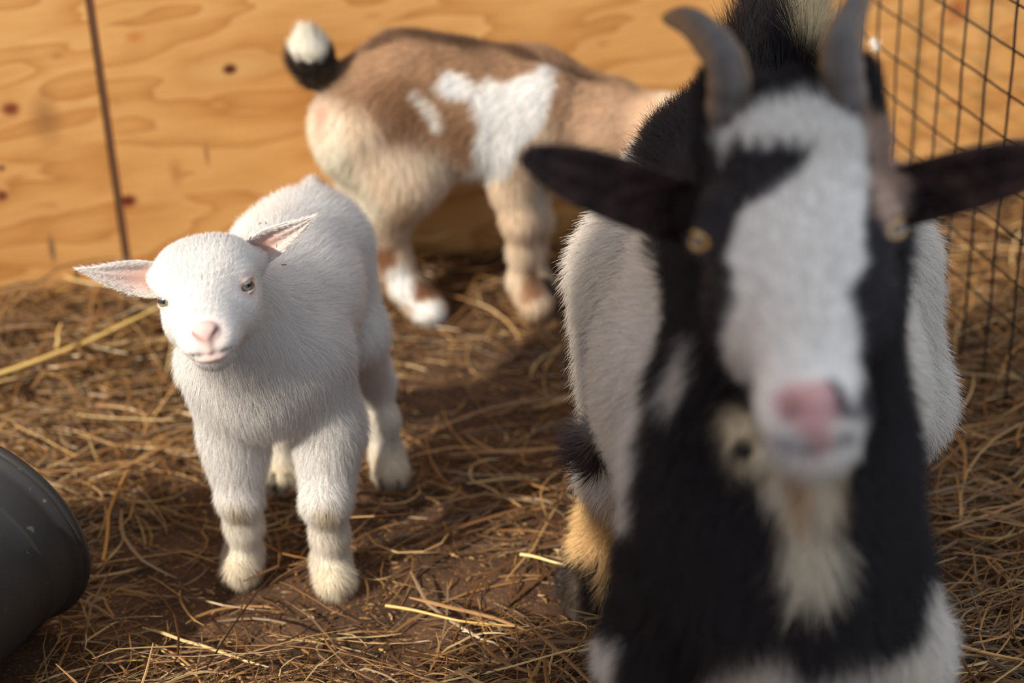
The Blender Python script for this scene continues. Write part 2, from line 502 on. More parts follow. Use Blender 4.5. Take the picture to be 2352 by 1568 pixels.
def white_kid():
    S = Sculpt()
    sv = np.array([0.977, -0.213, 0]); bk = np.array([0.213, 0.977, 0])   # goat's left side, tailward
    dn = np.array([0, 0, -1.0])
    # trunk
    S.cone((-.189, 1.695, .274), (-.206, 1.625, .260), .047, .050, side=sv, wide=1.06, k=.03, flow=bk * .8 + dn * .5, fl=.015)
    S.cone((-.206, 1.625, .260), (-.222, 1.555, .257), .050, .047, side=sv, wide=1.05, k=.03, flow=bk * .8 + dn * .5, fl=.015)
    S.ell((-.203, 1.625, .240), (.056, .07, .050), k=.03, flow=bk * .5 + dn * .8, fl=.016)
    S.ell((-.222, 1.535, .222), (.047, .045, .058), k=.03, flow=dn + 0 * bk, fl=.016)
    # neck
    S.cone((-.226, 1.555, .275), (-.243, 1.492, .325), .042, .033, k=.03, flow=(0.1, .4, -.8), fl=.013)
    S.cone((-.225, 1.525, .235), (-.243, 1.475, .300), .036, .026, k=.03, flow=(0.05, .1, -1), fl=.015)
    # front legs
    L1 = [(at(540, 1000, 1.545), .0225), (at(547, 1075, 1.54), .0185), (at(551, 1140, 1.535), .0165)]
    L2 = [(at(552, 1150, 1.535), .0158), (at(560, 1205, 1.54), .0140), (at(560, 1265, 1.545), .0138)]
    L3 = [(at(560, 1265, 1.545), .0138), (at(553, 1302, 1.53), .0150)]
    R1 = [(at(752, 980, 1.545), .0250), (at(752, 1080, 1.53), .0190), (at(748, 1150, 1.515), .0172)]
    R2 = [(at(750, 1165, 1.515), .0162), (at(757, 1225, 1.52), .0142), (at(760, 1285, 1.525), .0142)]
    R3 = [(at(760, 1285, 1.525), .0142), (at(770, 1330, 1.505), .0158)]
    for c in (L1, R1): S.chain(c, k=.016, flow=dn, fl=.014, tag='upper')
    for c in (L2, R2): S.chain(c, k=.010, flow=dn, fl=.010, tag='shank')
    for c in (L3, R3): S.chain(c, k=.010, flow=dn + (0, -.2, 0), fl=.013, tag='foot')
    # knees bulge forward
    S.ell(at(549, 1140, 1.527), (.0170, .014, .0165), k=.010, flow=dn, fl=.011, tag='upper')
    S.ell(at(747, 1150, 1.507), (.0178, .014, .0170), k=.010, flow=dn, fl=.011, tag='upper')
    S.cone((-.262, 1.55, .225), L1[0][0], .034, .0225, k=.03, flow=dn, fl=.014)
    S.cone((-.183, 1.55, .225), R1[0][0], .036, .025, k=.03, flow=dn, fl=.015)
    # hind legs
    S.chain([((-.168, 1.700, .262), .036), (at(812, 770, 1.665), .026), (at(855, 880, 1.725), .0165)], k=.02, flow=dn + bk * .3, fl=.014)
    S.chain([(at(855, 880, 1.725), .0160), (at(877, 960, 1.718), .0135), (at(888, 1035, 1.71), .0130)], k=.012, flow=dn, fl=.009, tag='shank')
    S.chain([(at(888, 1035, 1.71), .0130), (at(898, 1085, 1.69), .0152)], k=.010, flow=dn, fl=.012, tag='foot')
    S.chain([((-.225, 1.705, .255), .040), ((-.235, 1.665, .185), .027), ((-.243, 1.730, .110), .0155)], k=.02, flow=dn + bk * .3, fl=.014)
    S.chain([((-.243, 1.730, .110), .0150), (at(650, 1060, 1.71), .0130)], k=.012, flow=dn, fl=.009, tag='shank')
    S.chain([(at(650, 1060, 1.71), .0130), (at(648, 1103, 1.69), .0152)], k=.010, flow=dn, fl=.012, tag='foot')
    # tail, held up
    S.chain([((-.188, 1.735, .270), .015), ((-.186, 1.750, .290), .010), ((-.185, 1.752, .298), .006)], k=.012, flow=(0, 0.1, 1), fl=.014)
    # ---- head
    s_, f_, u_ = head_frame((.055, -.965, .256), (-.139, .247, .959))
    O = np.array([-.247, 1.4591, .3492]); M = np.stack([s_, f_, u_], 1); sc = 1.0
    def h(s, f, u): return O + M @ (np.array([s, f, u]) * sc)
    hf = lambda s, f, u: M @ np.array([s, f, u], float)
    S.ell(h(0, 0, .006), (.0400, .042, .0355), M, k=.012, flow=hf(0, -1, .1), fl=.007, tag='head')
    S.ell(h(0, .020, .012), (.033, .027, .025), M, k=.012, flow=hf(0, -.7, .9), fl=.006, tag='head')
    for q in (-1, 1): S.ell(h(q * .0155, .006, .0165), (.0245, .032, .0215), M, k=.012, flow=hf(0, -.8, .5), fl=.006, tag='head')
    S.cone(h(0, .022, -.004), h(0, .066, -.021), .031, .0200, k=.014, flow=hf(0, -.6, .5), fl=.0045, tag='face')
    S.ell(h(0, .071, -.025), (.0205, .016, .016), M, k=.010, flow=hf(0, -.8, -.1), fl=.0035, tag='face')
    for q in (-1, 1):
        S.ell(h(q * .0100, .075, -.0275), (.0115, .013, .0105), M, k=.005, flow=hf(q * .5, -.6, -.4), fl=.0035, tag='face')
        S.ell(h(q * .0125, .052, -.0215), (.0130, .024, .0150), M, k=.012, flow=hf(q * .4, -.7, -.3), fl=.0042, tag='face')
        S.ell(h(q * .020, .020, -.018), (.0185, .028, .024), M, k=.014, flow=hf(q * .3, -.8, -.5), fl=.0065, tag='face')
        S.ell(h(q * .0285, .023, .0130), (.010, .013, .0065), M, k=.008, flow=hf(q * .6, -.6, .5), fl=.005, tag='face')
    S.cone(h(0, .012, -.030), h(0, .062, -.0395), .0220, .0130, k=.010, flow=hf(0, -.5, -.8), fl=.0085, tag='jaw')
    S.ell(h(0, .069, -.0415), (.0150, .011, .0085), M, k=.005, flow=hf(0, -.3, -.9), fl=.0060, tag='jaw')
    # nose pad, lips
    S.ell(h(0, .0866, -.0165), (.0106, .0062, .0082), M, k=.0035, flow=hf(0, -1, 0), fl=0, tag='nose')
    S.cone(h(0, .0882, -.0215), h(0, .0862, -.0320), .0038, .0030, k=.003, flow=hf(0, -1, 0), fl=0, tag='nose')
    S.ell(h(0, .0800, -.0385), (.0130, .0062, .0042), M, k=.003, flow=hf(0, 0, -1), fl=0, tag='lip')
    # sockets, lids
    E = []
    for q in (-1, 1):
        c = h(q * .0308, .0290, .0025); E.append((q, c))
        out = nz(hf(q * .74, .66, .05)); fw2 = nz(hf(-q * .66, .74, -.20)); upv = nz(np.cross(out, fw2)) 
        if upv @ u_ < 0: upv = -upv
        S.ell(c + out * .0030, (.0088, .0085, .0068), np.stack([fw2, out, upv], 1), k=.003, op='-')
        for sg, hh in ((1, .0050), (-1, .0048)):
            prev = None
            for i in range(9):
                a = math.pi * i / 8
                x = math.cos(a) * .0092; z = sg * math.sin(a) ** .8 * hh
                if i == 0: x += .0016; z -= .0012
                rad = math.sqrt(max(max(.0096 ** 2,0) - x * x - z * z, .0028 ** 2))
                p = c + fw2 * x + upv * z + out * (rad - .0008)
                if prev is not None: S.cone(prev, p, .0014, .0014, k=.0018, flow=hf(q * .5, -.5, .4), fl=.0008, tag='lid')
                prev = p
        # ear root
        S.ell(h(q * .036, -.012, .013), (.0125, .011, .011), M, k=.010, flow=hf(q, -.2, .2), fl=.006, tag='head')
        # nostril
        S.chain([(h(q * .0028, .0935, -.0225), .0013), (h(q * .0062, .0925, -.0205), .0020), (h(q * .0105, .0885, -.0150), .0012)], k=.0012, op='-')
    # mouth line
    for q in (-1, 1):
        S.chain([(h(0, .0905, -.0345), .0009), (h(q * .008, .0885, -.0350), .0009), (h(q * .0150, .0815, -.0325), .0011), (h(q * .0225, .070, -.0265), .0012), (h(q * .0265, .060, -.0235), .0010)], k=.001, op='-')
    S.cone(h(0, .0935, -.0240), h(0, .0905, -.0345), .0006, .0006, k=.0008, op='-')
    V, Q = S.mesh(.00155)
    flow, fl, tg = S.attrs(V, .0035)
    Nv = vnormals(V, Q)
    pink = np.zeros(len(V)); earm = np.zeros(len(V))
    den = np.clip(fl / .0035, 0, 1) ** 2
    den[tg.get('nose', 0) + tg.get('lip', 0) > .5] = 0
    # ears
    eb = [(h(-.0365, -.010, .0075), at(176, 617, 1.452), (-.12, -.95, .05), .0170, .0095, (0, 0, .004)),
          (h(.0375, -.012, .014), at(727, 494, 1.478), (.45, -.86, .0), .0155, .0095, (0, 0, 0))]
    lean = np.zeros((len(V), 3))
    for b, t, op, wm, dp, bend in eb:
        v, q, a, tt, ss, inn = ear_mesh(b, t - np.asarray(bend), op, wm, dp, bend, th=.0013, prof=([0, .12, .3, .45, .6, .75, .9, 1], [.86, .98, 1, .88, .66, .42, .18, .03]))
        Q = np.concatenate([Q, q + len(V)]); V = np.concatenate([V, v])
        Nv = np.concatenate([Nv, vnormals(v, q)])
        flow = np.concatenate([flow, np.tile(a, (len(v), 1)) + np.sign(ss)[:, None] * .0])
        core = inn * np.clip(1.25 - np.abs(ss) * 1.5, 0, 1) * np.clip(1.05 - tt * 1.35, 0, 1)
        fl = np.concatenate([fl, np.where(inn > .5, .0030 + .0022 * np.abs(ss), .0034)])
        den = np.concatenate([den, np.where(inn > .5, .45 - .44 * np.clip(core * 1.6, 0, 1), 1.0)])
        pink = np.concatenate([pink, np.clip(core * 1.5, 0, 1) + .18 * inn]); earm = np.concatenate([earm, np.ones(len(v))])
        lean = np.concatenate([lean, np.tile(1.2 * nz(np.array([-.35, -.8, .45])), (len(v), 1))])
        for k in tg: tg[k] = np.concatenate([tg[k], np.zeros(len(v))])
    white = np.array([.83, .805, .775]); cream = np.array([.80, .68, .48]); pk = np.array(srgb(206, 142, 136))
    def base(P, foot, shank):
        c = np.tile(white, (len(P), 1))
        c = mixc(c, cream, .85 * foot + .42 * shank + .10 * np.clip(fbm(P, 22, 4), 0, 1))
        for kp in (at(750, 1172, 1.50), at(545, 1165, 1.52)):
            dd = np.linalg.norm((P - kp) * (1, .7, 1), axis=1)
            c = mixc(c, srgb(176, 150, 100), .95 * np.exp(-(dd / .011) ** 2))
        dd = np.linalg.norm((P - at(905, 1010, 1.70)) * (1.6, .7, .8), axis=1)
        c = mixc(c, srgb(150, 135, 115), .6 * np.exp(-(dd / .010) ** 2))
        return c
    foot = tg.get('foot', 0 * V[:, 0]); shank = tg.get('shank', 0 * V[:, 0])
    C_ = base(V, foot, shank)
    C_ = mixc(C_, pk, np.clip(tg['nose'] + tg['lip'] * .9, 0, 1) * .95)
    C_ = mixc(C_, srgb(176, 120, 104), np.clip(tg['lid'] * 1.6 - .7, 0, 1) * .8)
    C_ = mixc(C_, srgb(236, 178, 160), pink * .8)
    C_ = mixc(C_, (.80, .70, .64), (fl < .006) * .25)
    def streak(pts, r_, colr, w):
        nonlocal C_
        for a_, b_ in zip(pts[:-1], pts[1:]):
            a_ = np.asarray(a_); b_ = np.asarray(b_); ab = b_ - a_
            t_ = np.clip((V - a_) @ ab / (ab @ ab), 0, 1); dd = np.linalg.norm(V - a_ - t_[:, None] * ab, axis=1)
            C_ = mixc(C_, colr, w * np.exp(-(dd / r_) ** 2))
    for q in (-1, 1):
        streak([h(q * .0028, .0935, -.0225), h(q * .0062, .0925, -.0205), h(q * .0105, .0885, -.0150)], .0020, srgb(120, 62, 58), .9)
        streak([h(0, .0905, -.0345), h(q * .008, .0885, -.0350), h(q * .0150, .0815, -.0325), h(q * .0225, .070, -.0265), h(q * .0265, .060, -.0235)], .0018, srgb(120, 84, 78), .85)
    for q, c in E:
        out = nz(hf(q * .74, .66, .05)); fw2 = nz(hf(-q * .66, .74, -.20)); upv = np.cross(out, fw2)
        if upv @ u_ < 0: upv = -upv
        streak([c + fw2 * .0085 + out * .004 - upv * .001, c + fw2 * .0125 + out * .003 - upv * .0045], .0018, srgb(70, 42, 36), .95)
    body = quad_mesh('goat_kid', V, Q, M_SKIN, None, C_ * .92)
    tag(body, 'small all-white goat kid with pink nose standing on the straw, looking at the camera', 'goat kid')
    ex = np.stack([foot, shank, pink], 1)
    def colfn(P, Nn, ip):
        e = ip(ex)
        c = np.minimum(base(P, e[:, 0], e[:, 1]) * 1.02, .88)
        return mixc(c, srgb(240, 205, 195), e[:, 2] * .5)
    for q, c in E:
        out = nz(hf(q * .74, .66, .05)); fw2 = nz(hf(-q * .66, .74, -.20)); upv = np.cross(out, fw2)
        if upv @ u_ < 0: upv = -upv
        eyeball(body, c, .0092, nz(hf(q * .62, .78, .06)), upv, M_KEYE)
    o = grow_fur('fur', body, M_FUR, V, Q, Nv, flow, fl, np.maximum(den, 0) * (1 + 1.6 * (tg['head'] + tg['face'] + tg['jaw']) + 1.5 * earm), colfn, FUR_N['white'], K=5, lift=.30, rad=.00017,
                 clump=.0055, cl_amt=.38, seed=11, jitter=.05, lean=lean)
    # whiskers
    for px, fwd in (((548, 1318), (0, -1)), ((770, 1352), (0, -1)), ((897, 1108), (0, -1)), ((648, 1122), (0, -1))):
        g = grd(px[0], px[1] - 2, 0.004); hoof(body, g, fwd, .013, .026, .018)
    # bits of chaff caught in the coat
    for px, py, ln, an, lab in ((652, 608, .0052, .05, 'tiny dark chaff fleck lying crosswise on the white kid\'s shoulder beside the ear'),
                           (597, 513, .0030, .6, 'left one of two tiny chaff flecks on the white kid\'s back above its ear'),
                           (611, 512, .0026, 1.9, 'right one of two tiny chaff flecks on the white kid\'s back above its ear'),
                           (575, 547, .0034, 1.0, 'tiny chaff fleck where the white kid\'s raised ear meets its head')):
        ray_ = nz(at(px, py, 1.6) - CPOS); q = V - CPOS; tt_ = q @ ray_; dd = np.linalg.norm(q - tt_[:, None] * ray_, axis=1)
        i = np.where(dd < .004)[0]; i = i[np.argmin(tt_[i])]
        c = CPOS + ray_ * (tt_[i] - .0065)
        d = CX * math.cos(an) + CU * math.sin(an); s = np.cross(d, ray_)
        Vf = np.array([c + d * x * ln / 2 + s * y * .0005 + ray_ * z * .0004 for x, y, z in ((-1, 0, 0), (-.7, 1, 0), (.8, 1, 0), (1, 0, 0), (.8, -1, 0), (-.7, -1, 0), (0, 0, -1), (0, 0, 1))])
        Ff = np.array([[a, (a + 1) % 6, 6] for a in range(6)] + [[(a + 1) % 6, a, 7] for a in range(6)])
        o = quad_mesh('chaff_fleck', Vf, Ff, M_FLECK, None); tag(o, lab, 'chaff', 'chaff flecks on the white kid')
    return body
M_FLECK = plain('dry_chaff', srgb(74, 60, 44), .8)
FUR_N = dict(white=260000, adult=300000, brown=120000)
white_kid()
# ================================================================== adult black and white goat
M_AEYE = eye_mat('amber_iris', srgb(190, 150, 90), srgb(30, 20, 16))

def horn_mat():
    m, nt, out = newmat('horn_keratin')
    tc = N_(nt, 'TexCoord'); at_ = N_(nt, 'Attribute'); at_.attribute_name = 'coat'
    n = N_(nt, 'TexNoise', Scale=90.0, Detail=5.0); nt.links.new(tc.outputs['Object'], n.inputs['Vector'])
    mx = N_(nt, 'MixRGB', blend_type='MULTIPLY', Fac=0.5); nt.links.new(at_.outputs['Color'], mx.inputs[1]); nt.links.new(n.outputs[0], mx.inputs[2])
    p = N_(nt, 'BsdfPrincipled', Roughness=0.5); nt.links.new(mx.outputs[0], p.inputs['Base Color'])
    b = N_(nt, 'Bump', Strength=0.3, Distance=0.001); nt.links.new(n.outputs[0], b.inputs['Height']); nt.links.new(b.outputs[0], p.inputs['Normal'])
    nt.links.new(p.outputs[0], out.inputs[0])
    return m

def horn(parent, pts, r0, side, mat):
    """a horn swept along pts, ridged, flattened across, pointed"""
    pts = np.asarray(pts, float); nS = 90; nR = 22
    t = np.linspace(0, 1, nS); tp = np.linspace(0, 1, len(pts))
    # Catmull style smoothing through a polynomial
    q = np.concatenate([[2 * pts[0] - pts[1]], pts, [2 * pts[-1] - pts[-2]]])
    Cn = []
    for v in t * (len(pts) - 1):
        i = min(int(v), len(pts) - 2); w = v - i; a_, b_, c_, d_ = q[i:i + 4]
        Cn.append(.5 * (2 * b_ + (c_ - a_) * w + (2 * a_ - 5 * b_ + 4 * c_ - d_) * w ** 2 + (3 * b_ - a_ - 3 * c_ + d_) * w ** 3))
    Cn = np.array(Cn)
    Tn = nz(np.gradient(Cn, axis=0)); V = []; Cc = []
    for i in range(nS):
        s = nz(np.asarray(side) - (np.asarray(side) @ Tn[i]) * Tn[i]); b = np.cross(Tn[i], s)
        r = r0 * (1 - t[i]) ** .62 * (1 + .045 * math.sin(t[i] * 70) * (1 - t[i])) + .0008
        for j in range(nR):
            a = 2 * math.pi * j / nR
            V.append(Cn[i] + s * math.cos(a) * r * .82 + b * math.sin(a) * r * 1.12)
            edge = abs(math.cos(a)) ** 3
            Cc.append(np.array(srgb(84, 78, 76)) * (1 - .55 * edge) + np.array(srgb(150, 122, 92)) * .55 * edge)
    F = []
    for i in range(nS - 1):
        for j in range(nR):
            F.append([i * nR + j, i * nR + (j + 1) % nR, (i + 1) * nR + (j + 1) % nR, (i + 1) * nR + j])
    V.append(Cn[-1] + Tn[-1] * .002); Cc.append(np.array(srgb(70, 62, 58))); e = len(V) - 1
    for j in range(nR): F.append([(nS - 1) * nR + j, (nS - 1) * nR + (j + 1) % nR, e, e])
    F = np.array(F)
    V = np.array(V); Cc = np.array(Cc)
    me = bpy.data.meshes.new('horn'); me.from_pydata(V.tolist(), [], [list(dict.fromkeys(f)) for f in F.tolist()])
    me.polygons.foreach_set('use_smooth', [True] * len(me.polygons))
    a = me.attributes.new('coat', 'FLOAT_COLOR', 'POINT'); a.data.foreach_set('color', np.c_[Cc, np.ones(len(V))].astype(np.float32).ravel())
    me.materials.append(mat); o = bpy.data.objects.new('horn', me); COL.objects.link(o); o.parent = parent
    return o

def adult():
    S = Sculpt(); dn = np.array([0, 0, -1.0]); bk = np.array([.1, 1, 0.0])
    # trunk
    S.ell((.200, 1.500, .372), (.104, .118, .112), k=.05, flow=bk * .7 + (0, 0, -.25), fl=.021)
    S.cone((.198, 1.44, .345), (.188, 1.28, .355), .090, .078, side=(1, 0, 0), wide=1.05, k=.06, flow=bk * .6 + dn * .5, fl=.018)
    S.ell((.193, 1.360, .292), (.128, .138, .112), k=.05, flow=bk * .5 + dn * .8, fl=.018)
    S.ell((.174, 1.165, .310), (.088, .088, .112), k=.05, flow=dn + (0, -.1, 0), fl=.026, tag='front')
    S.ell((.178, 1.120, .272), (.068, .056, .074), k=.05, flow=dn + (0, -.1, 0), fl=.036, tag='front')
    # neck
    S.cone((.190, 1.215, .500), (.178, 1.155, .365), .062, .080, k=.05, flow=dn + (0, -.1, 0), fl=.026, tag='front')
    S.cone((.192, 1.22, .50), (.203, 1.36, .42), .060, .080, k=.05, flow=bk, fl=.03)
    # front legs
    S.chain([((.118, 1.16, .25), .046), (at(1520, 1500, 1.15), .034), ((.108, 1.135, .10), .025), ((.108, 1.14, .05), .020), ((.106, 1.125, .018), .026)], k=.03, flow=dn, fl=.022, tag='legl')
    S.chain([((.240, 1.16, .262), .046), (at(2040, 1500, 1.15), .034), ((.252, 1.135, .10), .027), ((.252, 1.14, .05), .021), ((.254, 1.125, .018), .027)], k=.03, flow=dn, fl=.022, tag='legr')
    S.cone(at(1815, 1490, 1.16), at(1815, 1580, 1.17), .042, .030, k=.03, flow=dn, fl=.030, tag='brisket')
    # hind legs
    S.chain([((.125, 1.47, .33), .070), (at(1444, 1080, 1.45), .030), (at(1418, 1215, 1.515), .024), (at(1388, 1300, 1.495), .019), (at(1364, 1352, 1.480), .022)], k=.03, flow=dn + (-.25, .2, 0), fl=.024, tag='hind')
    S.chain([((.285, 1.48, .33), .070), ((.315, 1.45, .22), .045), ((.318, 1.52, .125), .024), ((.318, 1.50, .06), .019), ((.318, 1.485, .02), .022)], k=.03, flow=dn + (.2, .2, 0), fl=.022, tag='hind')
    # flank fold with its long fringe
    S.cone(at(1352, 1000, 1.39), at(1356, 1060, 1.40), .010, .009, k=.02, flow=(-1, .1, .05), fl=.024, tag='fold')
    # tail held high
    S.chain([((.222, 1.60, .445), .026), (at(1795, 110, 1.64), .020), (at(1800, 20, 1.66), .014), (at(1806, -60, 1.67), .008)], k=.02, flow=(.10, .05, 1), fl=.050, tag='tail')
    # ---- head
    s_, f_, u_ = head_frame((-.109, -.929, .354), (-.032, .36, .933))
    O = np.array([.184, 1.1484, .5312]); M = np.stack([s_, f_, u_], 1); sc = 1.098
    def h(s, f, u): return O + M @ (np.array([s, f, u]) * sc)
    hf = lambda s, f, u: M @ np.array([s, f, u], float)
    R = lambda *r: tuple(x * sc for x in r)
    S.ell(h(0, -.010, .022), R(.053, .058, .048), M, k=.02, flow=hf(0, -1, .2), fl=.012, tag='head')
    S.ell(h(0, .030, .040), R(.044, .036, .034), M, k=.02, flow=hf(0, -.3, 1), fl=.014, tag='head')
    S.ell(h(0, .010, .066), R(.030, .022, .022), M, k=.015, flow=hf(0, .5, 1), fl=.020, tag='poll')
    S.cone(h(0, .050, .000), h(0, .142, -.062), R(.046)[0], R(.026)[0], k=.025, flow=hf(0, -.7, .5), fl=.007, tag='face')
    S.ell(h(0, .160, -.072), R(.0275, .026, .024), M, k=.015, flow=hf(0, -1, 0), fl=.005, tag='muzzle')
    S.cone(h(0, .010, -.050), h(0, .135, -.094), R(.040)[0], R(.019)[0], k=.02, flow=hf(0, -.5, -.8), fl=.010, tag='jaw')
    S.ell(h(0, .146, -.096), R(.023, .016, .014), M, k=.010, flow=hf(0, 0, -1), fl=.008, tag='muzzle')
    for q in (-1, 1):
        S.ell(h(q * .034, .055, -.035), R(.022, .050, .034), M, k=.025, flow=hf(q * .3, -.8, -.5), fl=.008, tag='face')
        S.ell(h(q * .041, .045, .020), R(.015, .020, .013), M, k=.012, flow=hf(q * .6, -.6, .5), fl=.006, tag='head')
        S.ell(h(q * .056, -.008, .020), R(.018, .016, .015), M, k=.015, flow=hf(q, -.2, 0), fl=.010, tag='head')
        S.ell(h(q * .013, .167, -.076), R(.0155, .018, .015), M, k=.008, flow=hf(q * .5, -.8, -.3), fl=.005, tag='muzzle')
        S.cone(h(q * .036, .006, .052), h(q * .036, .002, .085), R(.019)[0], R(.016)[0], k=.012, flow=hf(0, -.2, 1), fl=.010, tag='poll')
    S.ell(h(0, .183, -.064), R(.0150, .009, .010), M, k=.006, flow=hf(0, -1, 0), fl=.001, tag='nose')
    E = []
    for q in (-1, 1):
        c = h(q * .0475, .052, .004); E.append((q, c))
        out = nz(hf(q * .80, .58, .10)); fw2 = nz(hf(-q * .58, .80, -.25)); upv = np.cross(out, fw2)
        if upv @ u_ < 0: upv = -upv
        S.ell(c + out * .007, (.0125, .012, .0088), np.stack([fw2, out, upv], 1), k=.004, op='-')
        for sg, hh in ((1, .0085), (-1, .0075)):
            prev = None
            for i in range(9):
                a = math.pi * i / 8; x = math.cos(a) * .0140; z = sg * math.sin(a) ** .8 * hh
                rad = math.sqrt(max(.0148 ** 2 - x * x - z * z, .004 ** 2))
                p = c + fw2 * x + upv * z + out * (rad - .001)
                if prev is not None: S.cone(prev, p, .0026, .0026, k=.004, flow=hf(q * .5, -.5, .4), fl=.002, tag='lid')
                prev = p
        S.chain([(h(q * .004, .193, -.074), .003), (h(q * .011, .187, -.070), .0042), (h(q * .017, .178, -.062), .003)], k=.003, op='-')
        S.chain([(h(0, .186, -.0865), .002), (h(q * .014, .178, -.0885), .002), (h(q * .026, .155, -.083), .002)], k=.004, op='-')
    S.cone(h(0, .192, -.074), h(0, .186, -.0865), .0014, .0014, k=.003, op='-')
    # wattle on the throat
    S.chain([(at(1695, 925, 1.12), .008), (at(1718, 985, 1.095), .010), (at(1726, 1030, 1.085), .0125)], k=.008, flow=dn, fl=.008, tag='wattle')
    # beard stub
    S.cone(h(0, .120, -.108), h(0, .118, -.128), R(.014)[0], .008, k=.012, flow=dn, fl=.038, tag='beard')
    V, Q = S.mesh(.0034)
    flow, fl, tg = S.attrs(V, .008)
    Nv = vnormals(V, Q)
    den = 1 + 0 * fl; earm = 0 * fl
    for q, b, t, op, wm, dp, bend in ((-1, h(-.055, -.004, .010), at(1198, 352, 1.085), (-.10, -.96, .22), .0215, .014, (0, 0, .006)),
                            (1, h(.055, -.004, .013), at(2452, 352, 1.085), (.10, -.96, .22), .0215, .014, (0, 0, .006))):
        v, qq, a, tt, ss, inn = ear_mesh(b, t - np.asarray(bend), op, wm, dp, bend, th=.0022,
                                         prof=([0, .12, .3, .5, .7, .85, .95, 1], [.88, .98, 1, .97, .84, .62, .40, .20]))
        Q = np.concatenate([Q, qq + len(V)]); V = np.concatenate([V, v]); Nv = np.concatenate([Nv, vnormals(v, qq)])
        flow = np.concatenate([flow, np.tile(a, (len(v), 1))]); fl = np.concatenate([fl, np.full(len(v), .006)])
        den = np.concatenate([den, np.where(inn > .5, .55, .9)]); earm = np.concatenate([earm, inn * .6 + .4])
        for k in tg: tg[k] = np.concatenate([tg[k], np.zeros(len(v))])
    T = {k: tg[k] for k in tg}
    black = np.array(srgb(33, 28, 31)); white = np.array(srgb(232, 224, 214)); cream = np.array(srgb(226, 205, 165)); tan = np.array(srgb(165, 138, 122))
    fc = Chart(O, -nz(at(1835, 650, 1.1) - CPOS))
    pf = lambda pts, Y=1.06: fc.poly(pts, Y)
    blaze = pf([(1625, 285), (1650, 245), (1840, 200), (1965, 205), (2003, 300), (2000, 420), (1978, 560), (1975, 610), (1948, 680), (1960, 800), (1962, 900), (1985, 980), (1975, 1080), (1880, 1115), (1800, 1085), (1762, 1010), (1740, 930),
                (1732, 868), (1690, 855), (1668, 800), (1692, 690), (1676, 600), (1676, 560), (1705, 490), (1755, 455), (1825, 410), (1872, 335), (1700, 318), (1680, 290), (1665, 330), (1640, 370)])
    tanp = pf([(1985, 235), (2045, 270), (2100, 380), (2092, 470), (2045, 525), (2012, 480), (2003, 380), (1995, 300)])
    nose = pf([(1772, 885), (1830, 850), (1900, 850), (1928, 905), (1895, 945), (1905, 975), (1870, 1010), (1848, 960), (1800, 930)])
    nost = pf([(1895, 845), (1915, 850), (1945, 900), (1960, 935), (1940, 930), (1915, 895)])
    bc = Chart((.18, 1.15, .3), -nz(at(1800, 1100, 1.15) - CPOS))
    pb = lambda pts, Y=1.055: bc.poly(pts, Y)
    blackp = pb([(1560, 500), (1590, 640), (1530, 690), (1490, 780), (1478, 900), (1465, 1050), (1440, 1180), (1250, 1290), (1250, 1400), (1400, 1500), (1445, 1900), (1600, 1900), (1600, 1530), (1690, 1490), (1790, 1445), (1830, 1500), (1862, 1555), (1900, 1500), (1960, 1495),
                 (2050, 1480), (2120, 1450), (2150, 1340), (2330, 1290), (2160, 1080), (2115, 900), (2080, 700), (2060, 500)])
    wedge = pb([(1585, 690), (1590, 850), (1545, 900), (1530, 850), (1555, 770)])
    stripe = pb([(1735, 1020), (1895, 1020), (1885, 1150), (1878, 1190), (1925, 1215), (1925, 1300), (1865, 1350), (1828, 1345), (1795, 1270), (1805, 1190), (1785, 1130), (1745, 1080)])
    brisk = pb([(1685, 1490), (1800, 1455), (1850, 1515), (1880, 1545), (1945, 1520), (1950, 1700), (1685, 1700)])
    tailp = Chart(at(1790, 60, 1.64), (0, -1, .2))
    tailw = tailp.poly([(1800, -200), (1806, 60), (1812, 150), (1835, 200), (1920, 240), (2010, 100), (2010, -200)], 1.64)
    def coat(P, ex):
        front, legl, legr, hind, fold, tail_, head, poll, face, muzz, jaw, nos, lid, wat, beard, bris, ear = ex.T
        n1 = fbm(P, 45, 21)
        c = np.tile(white, (len(P), 1))
        c = mixc(c, cream, .25 * np.clip(fbm(P, 14, 5) + .2, 0, 1))
        # black saddle over back and rump
        top = (P[:, 2] - .418 - .35 * np.clip(P[:, 1] - 1.45, 0, 1) * 0 - .02 * n1)
        c = mixc(c, black, np.clip(top / .01, 0, 1) * (P[:, 1] > 1.16))
        c = mixc(c, black, np.clip((inside(bc, P, blackp, .003, .008, 60) ), 0, 1) * np.clip((1.30 - P[:, 1] + .02 * n1) / .015, 0, 1))
        c = mixc(c, white, inside(bc, P, wedge, .002, .006) * (P[:, 1] < 1.3) * .8)
        c = mixc(c, np.array(srgb(224, 212, 190)), inside(bc, P, stripe, .004, .010, 80) * (P[:, 1] < 1.3))
        c = mixc(c, white, inside(bc, P, brisk, .004, .010, 80) * (P[:, 1] < 1.3) * (P[:, 2] < .26))
        # legs
        c = mixc(c, black, legl * np.clip((P[:, 0] - .088 + .01 * n1) / .008, 0, 1))
        c = mixc(c, white, legr * np.clip((.200 + .012 * n1 - P[:, 2]) / .01, 0, 1))
        hw = np.clip(hind, 0, 1) * np.clip((.16 - P[:, 2]) / .03, 0, 1)
        c = mixc(c, srgb(222, 184, 130), hw)
        hb = hind * np.clip((.052 + .008 * n1 - P[:, 2]) / .01, 0, 1) * np.clip((.075 + .006 * n1 - P[:, 0]) / .006, 0, 1)
        c = mixc(c, srgb(45, 38, 36), hb)
        c = mixc(c, srgb(60, 46, 48), np.clip(fold * 3.2 - 2.1, 0, 1) * .95)
        c = mixc(c, cream, tail_ * 0 + tail_ * inside(tailp, P, tailw, .004, .010, 80))
